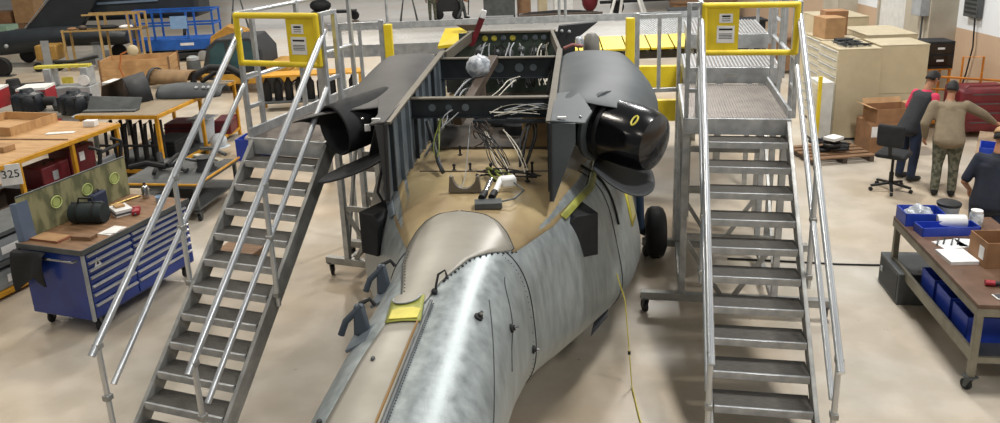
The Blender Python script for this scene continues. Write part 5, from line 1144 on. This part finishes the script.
# ---------------------------------------------------------------- background on the left
def loft(b, secs, n=20):
    """secs: (x, yc, zc, ry, rz) rings along x"""
    rows = [[(x, yc+ry*math.cos(a), zc+rz*math.sin(a)) for a in np.linspace(0, 2*PI, n+1)[:-1]] for x, yc, zc, ry, rz in secs]
    b.grid(rows, True); k = len(b.v); b.f.append(tuple(range(k-n*len(rows), k-n*len(rows)+n))); b.f.append(tuple(range(k-n, k)))
T = thing('dark_helicopter', 'dark grey helicopter tail with swept fin at the upper left', 'helicopter', (-14.5, 27.6, 0), 0)
b = B(); b.grid([[(x, .62*w_*math.cos(a), zb+(zt-zb)/2*(1+math.sin(a))) for a in np.linspace(0, 2*PI, 21)[:-1]] for x, zb, zt, w_ in ((-6, .25, .95, .5), (-4, .28, 1.05, .6), (-2.4, .36, 1.17, .75), (-1.5, .43, 1.27, .85), (-.7, .54, 1.3, .95), (0, .6, 1.3, 1.0), (1.0, .58, 1.26, 1.0), (1.75, .58, 1.2, .95), (2.0, .65, 1.1, .8))], True); b.f.append(tuple(range(20))); b.f.append(tuple(range(8*20, 9*20))); b.obj('tail_boom', HELI2, T)
b = B(); b.prism([(-1.75, -.14, 1.0), (-1.48, -.14, 1.27), (-.49, -.14, 2.23), (.55, -.14, 3.3), (1.9, -.14, 3.3), (.25, -.14, 1.0)], (0, .28, 0)); b.obj('tail_fin', HELI2, T, .06)
b = B(); b.bar((-1.50, -.15, 1.27), (.5, -.15, 3.27), .04, .03); b.obj('fin_edge', LGREY, T)
b = B(); b.box(.1, 4.2, .5, 1.9, 1.35, 3.0); b.obj('stabilator_box', HELI2, T, .15)
b = B(); b.bar((.8, .42, 1.95), (2.9, .42, 2.0), .04, .07); b.obj('rail_strip', mat('strip_blue_grey', '6f8296', .4), T)
b = B(); b.ball((-1.95, -.66, .75), .07); b.obj('light', LGREY, T)
for x in (-1.9, 1.3, 3.6):
    b = B(); b.lathe((x, .3, .28), [(.1, 0), (.26, .03), (.28, .1), (.26, .17), (.1, .2)], 18, (0, 1, 0)); b.obj('wheel', BLK, T); b = B(); b.tube([(x, .4, .28), (x+.1, .6, 1.6 if x > 2 else .7)], .06, 8); b.obj('landing_strut', DGREY, T)
T = thing('dark_rotor_tail', 'long dark helicopter tail boom crossing behind the blue scissor lift', 'helicopter', (-8.6, 33.5, 0), R(2))
b = B(); loft(b, [(-3, 0, 2.6, .7, .7), (1, 0, 2.7, .65, .6), (7, 0, 2.8, .45, .45)]); b.obj('tail_boom', HELI2, T)
for x in (-2, 5):
    b = B(); b.tube([(x-.4, 0, .0), (x, 0, 2.2), (x+.4, 0, 0)], .05, 8); b.obj('trestle', GREYM, T)
# orange-framed stock table before the dark helicopter
T = thing('stock_table', 'tan framed open rack with parts in front of the dark helicopter', 'rack', (-12.6, 26.3, 0), R(1))
for x in (-1.4, -.2, .75, 1.12):
    for y in (-.25, .25):
        b = B(); b.box(x-.03, x+.03, y-.03, y+.03, 0, 1.8 if x > -1 else 1.32); b.obj('post', mat('rack_tan', 'c0a068', .55, 0, 'a88a56', 5), T)
for x0, z in ((-.7, 1.8), (-1.45, 1.3)):
    for y in (-.25, .25):
        b = B(); b.box(x0, 1.15, y-.025, y+.025, z-.05, z); b.obj('rail', mat('rack_tan', 'c0a068', .55, 0, 'a88a56', 5), T)
b = B(); b.box(-1.45, 1.15, -.22, .22, 1.24, 1.26); b.obj('shelf', BROWN, T)
for i, (x, m_, sx, sh) in enumerate(((-1.2, CARD, .16, .12), (-.85, BROWN, .14, .18), (.0, BLKM, .3, .16), (.55, WHITE, .22, .14))):
    T2 = thing('stock_part', ('tan', 'brown', 'black', 'white')[i]+' part on the shelf of the tan framed rack', 'part', (-12.6+x, 26.3+.017*x, 1.26), .1*i, 'parts on the tan rack')
    b = B(); b.ball((0, 0, sh*.5), (sx, .14, sh*.5), 12, 7); b.obj('housing', m_, T2); b = B(); b.lathe((0, 0, 0), [(sx*.6, 0), (sx*.6, .03)], 12); b.obj('foot', m_, T2)
# blue scissor lift
T = thing('scissor_lift', 'blue scissor lift with open guard rails near the dark helicopter', 'lift', (-10.95, 27.4, 0), R(3))
b = B(); b.box(-1.35, 1.5, -.45, .45, .40, .78); b.obj('deck', BLUEL, T, .03)
b = B(); b.box(.3, .75, -.456, -.45, .55, .64); b.obj('maker_plate', WHITE, T)
b = B(); b.box(-1.2, 1.35, -.4, .4, .1, .3); b.obj('chassis', DGREY, T, .03)
for i in range(2):
    b = B(); b.bar((-1.0, -.3+.6*i, .30), (1.1, -.3+.6*i, .40), .06, .05); b.obj('scissor_arm', GREYM, T); 
for x in (-1.0, 1.0):
    for y in (-.4, .4):
        b = B(); b.lathe((x, y-.08, .18), [(.06, 0), (.18, .02), (.18, .14), (.06, .16)], 16, (0, 1, 0)); b.obj('wheel', LGREY, T)
for x in (-1.3, -.5, .6, 1.45):
    for y in (-.42, .42):
        b = B(); b.box(x-.03 if x > -1 else x-.06, x+.03 if x > -1 else x+.06, y-.03, y+.03, .78, 1.72); b.obj('rail_post', BLUEL, T)
for y in (-.42, .42):
    for z in (1.24, 1.70):
        b = B(); b.box(-1.35, 1.5, y-.025, y+.025, z-.03, z+.03); b.obj('guard_rail', BLUEL, T)
for z in (1.24, 1.70):
    for x in (-1.3, 1.47):
        b = B(); b.box(x-.025, x+.025, -.42, .42, z-.03, z+.03); b.obj('guard_rail', BLUEL, T)
b = B(); b.cbox((.35, -.47, 1.33), (.55, .02, .42), 0, -.1); b.obj('control_board', mat('board_pale_blue', '7fa3cc', .4), T)
# tow tractor
T = thing('tow_tractor', 'black cabbed tow tractor with teal windows behind the left stairs', 'tractor', (-6.95, 21.9, 0), R(-4)); T.scale = (.95, 1, .74)
b = B(); b.box(-1.3, 1.5, -.6, .9, .35, .75); b.obj('chassis', mat('tractor_yellow', 'b98a2c', .5, 0, '9c7424', 4), T, .04)
b = B(); b.prism([(-1.05, -.5, .75), (.75, -.5, .75), (.75, -.5, 1.55), (.45, -.5, 2.05), (-.55, -.5, 2.0), (-.85, -.5, 1.7)], (0, 1.25, 0)); cb = b.obj('cab', DGREY, T, .05)
b = B(); b.prism([(-.82, -.515, 1.0), (-.3, -.515, .95), (-.3, -.515, 1.88), (-.52, -.515, 1.86), (-.75, -.515, 1.6)], (0, .014, 0)); b.obj('window', GLASST, cb)
b = B(); b.prism([(-.18, -.515, .95), (.62, -.515, .95), (.62, -.515, 1.5), (.4, -.515, 1.9), (-.18, -.515, 1.9)], (0, .014, 0)); b.obj('window', GLASST, cb)
b = B(); b.prism([(-1.06, -.35, .95), (-.87, -.35, 1.68), (-.87, .6, 1.68), (-1.06, .6, .95)], (-.012, 0, 0)); b.obj('windscreen', GLASST, cb)
for x in (-.8, 1.0):
    for y in (-.62, .75):
        b = B(); b.lathe((x, y-.1, .33), [(.12, 0), (.33, .03), (.33, .2), (.12, .23)], 20, (0, 1, 0)); b.obj('wheel', BLK, T)
b = B(); b.box(.8, 1.45, -.5, .8, .75, 1.05); b.obj('engine_cover', MATS['tractor_yellow'], T, .04)
T = thing('orange_loader', 'ochre machine body partly hidden behind the tractor cab', 'machine', (-8.75, 26.0, 0), .1); T.scale = (.6, .7, .75)
b = B(); b.prism([(-.9, -.4, .4), (1.2, -.4, .4), (1.2, -.4, 1.5), (.2, -.4, 1.75), (-.7, -.4, 1.3)], (0, .9, 0)); b.obj('body', mat('loader_tan', 'b8893a', .5, 0, '9a7230', 4), T, .05)
for x in (-.5, .8):
    b = B(); b.lathe((x, -.5, .35), [(.1, 0), (.35, .03), (.35, .18), (.1, .2)], 18, (0, 1, 0)); b.obj('wheel', BLK, T)
# dark ladder rack below the left gate
T = thing('bottle_rack', 'row of black cylinders in a rack below the yellow gate of the left stairs', 'rack', (-4.6, 19.3, 0), .05)
for z in (.2, .85):
    b = B(); b.box(-1.2, 1.3, -.3, .3, z, z+.04); b.obj('shelf', YELD if z > .5 else GREYM, T)
for x in (-1.17, 1.27):
    for y in (-.27, .27):
        b = B(); b.box(x-.03, x+.03, y-.03, y+.03, 0, .9); b.obj('post', YELD, T)
for i in range(9):
    b = B(); b.lathe((-1.02+i*.26, -.05, .24), [(.09, 0), (.1, .03), (.1, .42), (.05, .5), (.04, .55)], 14); b.obj('cylinder', BLKM, T)
# wooden crate with small lamp
T = thing('wooden_crate', 'open wooden crate on the floor before the blue scissor lift', 'crate', (-10.5, 23.4, 0), R(8))
b = B(); b.box(-.95, .95, -.55, .55, .1, .14); b.obj('floor_board', WOOD, T)
for x0, x1, y0, y1 in ((-.95, .95, -.55, -.52), (-.95, .95, .52, .55), (-.95, -.92, -.52, .52), (.92, .95, -.52, .52)):
    for z in (.14, .36, .58):
        b = B(); b.box(x0, x1, y0, y1, z, z+.20); b.obj('side_board', WOOD, T)
for x in (-.97, .93):
    for y in (-.57, .53):
        b = B(); b.box(x, x+.05, y, y+.05, 0, .82); b.obj('corner_post', WOODD, T)
for x in (-.7, .0, .6):
    b = B(); b.box(x, x+.1, -.55, .55, 0, .1); b.obj('skid', WOODD, T)
T = thing('inspection_lamp', 'round tan lamp on a bent stalk standing at the wooden crate', 'lamp', (-10.55, 22.55, 0), 0)
b = B(); b.lathe((0, 0, 0), [(.16, 0), (.16, .03), (.03, .05), (.025, .1)], 14); b.obj('base', GREYM, T)
b = B(); b.tube([(0, 0, .05), (-.15, 0, .6), (-.05, 0, 1.0), (.2, 0, 1.1)], .025, 8); b.obj('stalk', mat('lamp_orange', 'b06a3a', .5), T)
b = B(); b.ball((.3, 0, 1.1), (.17, .1, .16)); b.obj('head', CREAM, T)
# wheeled jack stand
T = thing('jack_stand', 'tan wheeled jack stand under the dark helicopter tail', 'jack', (-14.7, 26.35, 0), .1)
b = B(); b.box(-.35, .35, -.3, .3, .35, .85); b.obj('body', mat('jack_tan', 'b08a45', .5, 0, '947238', 5), T, .05)
b = B(); b.box(-.1, .14, -.33, -.28, .0, 1.0); b.obj('column', LGREY, T)
for x in (-.32, .32):
    b = B(); b.lathe((x, -.34, .15), [(.04, 0), (.15, .02), (.15, .08), (.04, .1)], 14, (0, 1, 0)); b.obj('wheel', BLK, T)
T = thing('grey_stanchion', 'grey steel stanchion with flat cap beside the jack stand', 'stanchion', (-13.25, 26.6, 0), 0)
b = B(); b.box(-.11, .11, -.08, .08, 0, .75); b.obj('post', LGREY, T, .01)
b = B(); b.box(-.16, .14, -.1, .1, .75, .82); b.obj('cap', GREYM, T)
T = thing('bollard', 'grey floor bollard near the tow tractor', 'bollard', (-9.0, 23.6, 0), 0)
b = B(); b.lathe((0, 0, 0), [(.2, 0), (.2, .5), (.17, .6)], 16); b.obj('post', GREYM, T)
b = B(); b.lathe((0, 0, .6), [(.18, 0), (.17, .08), (.08, .12)], 16); b.obj('cap', LGREY, T)
# grey jig with yellow bar, black gearboxes, red drawers
T = thing('steel_jig', 'light grey steel jig with yellow strip on top behind the gearboxes', 'jig', (-10.2, 18.9, 0), R(3))
b = B(); b.box(-.6, .55, -.25, .25, 0, .85); b.obj('base_block', LGREY, T, .02)
for x in (-.5, .35):
    b = B(); b.box(x, x+.18, -.2, .2, .85, 1.3); b.obj('upright', LGREY, T, .02)
b = B(); b.box(-.7, .55, -.15, .05, 1.3, 1.36); b.obj('yellow_strip', YELG, T)
b = B(); b.tube([(-.35, .1, 1.42), (.1, .1, 1.4), (.7, .1, 1.5)], .04, 8); b.obj('dark_bar', BLKM, T)
b = B(); b.box(-.05, .2, -.28, -.25, .95, 1.1); b.obj('yellow_tag', YELG, T)
b = B(); b.lathe((.42, -.21, 1.0), [(.13, 0), (.13, .03)], 16, (0, -1, 0)); b.obj('white_dial', WHITE, T)
T = thing('side_table', 'low grey table carrying two black gearboxes', 'table', (-9.15, 16.7, 0), R(-6))
b = B(); b.box(-1.6, 1.0, -.7, .7, .72, .78); b.obj('top', mat('table_grey', '8d867c', .6), T, .005)
for x in (-1.5, .9):
    for y in (-.62, .62):
        b = B(); b.box(x-.035, x+.035, y-.035, y+.035, 0, .72); b.obj('leg', GREYM, T)
def gearbox(label, loc, rz, tail):
    T = thing('gearbox', label, 'gearbox', loc, rz, 'black gearboxes')
    b = B(); b.lathe((0, 0, 0), [(.24, 0), (.3, .04), (.32, .12), (.32, .3), (.27, .38), (.15, .42), (.12, .48)], 20); b.obj('housing', mat('gear_navy', '1b222b', .4, 0, '12171d', 4), T)
    for i in range(8):
        a = 2*PI*i/8; b = B(); b.bar((.3*math.cos(a), .3*math.sin(a), .05), (.3*math.cos(a), .3*math.sin(a), .36), .05, .05); b.obj('fin', BLKM, T)
    b = B(); b.tube([(.28, 0, .2), (.5, .0, .2), (.55, 0, .12)], .1 if tail else .06, 10); b.obj('output_shaft', BLKM, T)
    if tail:
        b = B(); b.lathe((.62, 0, .02), [(.14, 0), (.16, .1), (.1, .2)], 12); b.obj('accessory', GREYM, T)
gearbox('black gearbox with output flange standing left on the low grey table', (-9.85, 16.5, .78), .1, True)
gearbox('black gearbox standing right on the low grey table', (-8.72, 16.2, .78), -.3, False)
b = B(); b.ball((0, 0, .05), (.4, .16, .06), 14, 6); o = one(b, 'cloth_bundle', mat('cloth_grey_blue', 'a5b0ba', .8), 'pale grey cloth bundle in front of the right gearbox', 'cloth', (-8.15, 15.72, .781), .25)
for i, (x, y, w_, lb) in enumerate(((-11.35, 17.7, .5, 'red drawer unit with white top cut by the left edge'), (-10.55, 18.05, .62, 'red drawer unit with white top beside the grey jig'))):
    T = thing('red_drawer_unit', lb, 'drawer unit', (x, y, 0), R(8), 'red drawer units')
    b = B(); b.box(-w_/2, w_/2, -.3, .3, .06, .98 if i else 1.05); b.obj('body', RED, T, .01)
    b = B(); b.box(-w_/2, w_/2, -.31, .3, .98 if i else 1.05, 1.03 if i else 1.1); b.obj('white_top', WHITE, T)
    for k in range(5):
        b = B(); b.box(-w_/2+.02, w_/2-.02, -.312, -.3, .12+.17*k, .26+.17*k); d = b.obj('drawer', RED, T)
        b = B(); b.box(-w_/2+.05, w_/2-.05, -.325, -.312, .235+.17*k, .255+.17*k); b.obj('pull', LGREY, d)
    b = B(); b.box(-w_/2+.02, w_/2-.02, -.28, .28, 0, .06); b.obj('plinth', DGREY, T)
T = thing('rotor_hub', 'dark rotor hub arms on the floor at the left edge', 'rotor hub', (-12.6, 20.6, 0), .2)
b = B(); b.lathe((0, 0, 0), [(.3, 0), (.3, .3), (.2, .5), (.15, .75)], 16); b.obj('hub', BLKM, T)
for i in range(4):
    a = .5+i*PI/2; b = B(); b.bar((.1*math.cos(a), .1*math.sin(a), .55), (.75*math.cos(a), .75*math.sin(a), .5), .2, .12); b.obj('arm', BLKM, T, .03)
T = thing('wheel_dolly', 'black wheel lying on a dolly at the left edge', 'wheel', (-15.8, 25.4, 0), 0)
b = B(); b.lathe((0, 0, .3), [(.1, -.12), (.3, -.1), (.33, 0), (.3, .1), (.1, .12)], 20, (0, 1, 0)); b.obj('tire', BLK, T)
b = B(); b.box(-.35, .35, -.15, .15, 0, .03); b.obj('dolly_plate', GREYM, T)
# boxes and shelf far left corner
for i, (x, y, z, sx, h_, m_, lb) in enumerate(((-22.6, 36, 0, 3.6, .55, WOODD, 'long brown shelf crate in the far upper left corner'), (-22.0, 36.3, .55, 1.1, .5, CARD, 'brown carton on the long shelf crate'), (-20.8, 36.3, .55, .9, 1.4, CARDL, 'tall pale carton on the long shelf crate'), (-23.2, 36.2, .55, .9, .8, CARDL, 'pale carton at the left end of the long shelf crate'))):
    T = thing('far_carton', lb, 'box', (x, y, z), .05)
    b = B(); b.box(-sx/2, sx/2, -.5, .5, 0, h_); b.obj('carton', m_, T, .01)
    b = B(); b.box(-sx/2-.002, sx/2+.002, -.04, .04, h_, h_+.004); b.obj('tape', CARDL, T)
T = thing('mint_panel', 'pale green flat panel behind the dark helicopter fin', 'panel', (-19.8, 31.6, 0), 0)
b = B(); b.box(-2.0, .9, -.4, .4, .75, .95); b.obj('top', mat('mint', '8fae98', .6), T)
for x in (-1.8, .7):
    b = B(); b.box(x-.05, x+.05, -.35, .35, 0, .75); b.obj('trestle', GREYM, T)
# ---------------------------------------------------------------- far floor in the middle
T = thing('ground_power_cart', 'dark ground power cart between the two far people', 'cart', (-2.1, 36.3, 0), 0)
b = B(); b.box(-.55, .55, -.4, .4, .35, 1.15); b.obj('housing', DGREY, T, .05)
for x in (-.4, .4):
    b = B(); b.lathe((x, -.45, .22), [(.06, 0), (.22, .02), (.22, .1), (.06, .12)], 14, (0, 1, 0)); b.obj('wheel', BLK, T)
b = B(); b.tube([(.55, 0, .4), (.9, -.1, .15), (.95, -.1, .9)], .03, 8); b.obj('tow_bar', BLK, T)
T = thing('tool_dolly', 'small black dolly near the upper end of the left guard rail', 'dolly', (-7.2, 37.2, 0), 0)
b = B(); b.box(-1.2, .8, -.3, .3, .35, .45); b.obj('deck', BLKM, T)
b = B(); b.ball((-.8, 0, .7), (.5, .3, .3)); b.obj('load', DGREY, T)
for x in (-1.0, .75):
    b = B(); b.lathe((x, -.1, .2), [(.06, 0), (.2, .02), (.2, .14), (.06, .16)], 14, (0, 1, 0)); b.obj('wheel', BLK, T)
for i, (x, y, sx, sy, h_, m_, lb) in enumerate(((.2, 36.2, 1.5, .8, .9, GREYM, 'grey work table at the far end behind the red streamer'), (1.32, 36.6, .7, .8, .95, WOODD, 'brown cabinet beside the far grey work table'), (3.0, 35.4, .9, .7, .9, WHITE, 'white cabinet among the far work tables'), (2.15, 36.4, .5, .8, 1.05, CREAM, 'cream cabinet among the far work tables'))):
    T = thing('far_table', lb, 'table', (x, y, 0), 0)
    b = B(); b.box(-sx/2, sx/2, -sy/2, sy/2, h_-.06, h_); b.obj('top', m_, T)
    b = B(); b.box(-sx/2+.05, sx/2-.05, -sy/2+.05, sy/2-.05, .1, h_-.06); b.obj('cupboard', m_, T)
    for xx in (-1, 1): b = B(); b.box(xx*(sx/2-.08)-.03, xx*(sx/2-.08)+.03, -sy/2+.05, sy/2-.05, 0, .1); b.obj('foot', DGREY, T)
T = thing('far_helicopter', 'dark helicopter fuselage standing at the far end behind the platform', 'helicopter', (6.2, 36.5, 0), R(2))
b = B(); loft(b, [(-2.4, 0, 1.5, .3, .35), (-1.2, 0, 1.45, .6, .65), (1, 0, 1.6, .9, .9), (3.4, 0, 1.7, 1.0, .95)]); b.obj('fuselage', HELI2, T)
for x in (-.8, 2.5):
    b = B(); b.lathe((x, -.8, .3), [(.1, 0), (.3, .03), (.3, .17), (.1, .2)], 16, (0, 1, 0)); b.obj('wheel', BLK, T); b = B(); b.tube([(x, -.7, .3), (x-.5, -.3, 1.1)], .06, 8); b.obj('strut', DGREY, T)
b = B(); b.tube([(-1.6, -.9, .55), (3.0, -.9, .6)], .07, 8); b.obj('tow_bar', BLKM, T)
T = thing('red_cover', 'dark red covered item before the far helicopter', 'cover', (4.1, 34.8, 0), 0)
b = B(); b.ball((0, 0, .75), (.35, .3, .5), 14, 8); b.obj('cloth', REDD, T)
b = B(); b.lathe((0, 0, 0), [(.3, 0), (.3, .04), (.05, .06), (.05, .4)], 14); b.obj('stand', GREYM, T)
T = thing('tow_bar_rack', 'dark tow bars and tubes piled on a low rack before the far helicopter', 'rack', (2.5, 33.4, 0), .05)
for x in (-1.2, 1.6):
    b = B(); b.box(x-.05, x+.05, -.5, .5, .0, .35); b.obj('trestle_leg', WOODD, T)
for i in range(6):
    b = B(); b.tube([(-1.6+.1*i, -.4+.16*i, .40), (.2, -.35+.15*i, .42+.03*(i % 2)), (1.9-.15*i, -.42+.16*i, .40)], .05, 8); b.obj('tube', BLKM if i % 2 else BROWN, T)
T = thing('trestle', 'white A frame trestle behind the bridge platform', 'trestle', (5.4, 33.2, 0), 0)
tubes(T, 'leg', [[(-.75, -.2, 0), (-.1, 0, 2.2)], [(-.25, .2, 0), (0, 0, 2.2)], [(.75, -.2, 0), (.1, 0, 2.2)], [(.95, .25, 0), (.15, 0, 2.2)]], .06, WHITE)
b = B(); b.bar((-.25, 0, 2.2), (.25, 0, 2.2), .2, .1); b.obj('cap', WHITE, T)
for i, (x, y, sx, h_, m_, lb) in enumerate(((8.4, 32.6, 2.6, .8, WOODD, 'long brown bench behind the right stairs at the far end'), (7.2, 29.8, 1.6, .85, GREYM, 'grey bench beyond the yellow gate of the right stairs'), (7.6, 24.5, 1.2, 1.1, BLKM, 'black cabinet beyond the right stairs platform'), (7.9, 21.6, .9, 1.0, WOODD, 'brown cabinet beyond the cream cabinets'))):
    T = thing('far_bench', lb, 'bench', (x, y, 0), 0)
    b = B(); b.box(-sx/2, sx/2, -.4, .4, h_-.06, h_); b.obj('top', m_, T)
    b = B(); b.box(-sx/2+.05, sx/2-.05, -.35, .35, .1, h_-.06); b.obj('cupboard', m_, T)
    for xx in (-1, 1): b = B(); b.box(xx*(sx/2-.12)-.04, xx*(sx/2-.12)+.04, -.35, .35, 0, .1); b.obj('foot', DGREY, T)
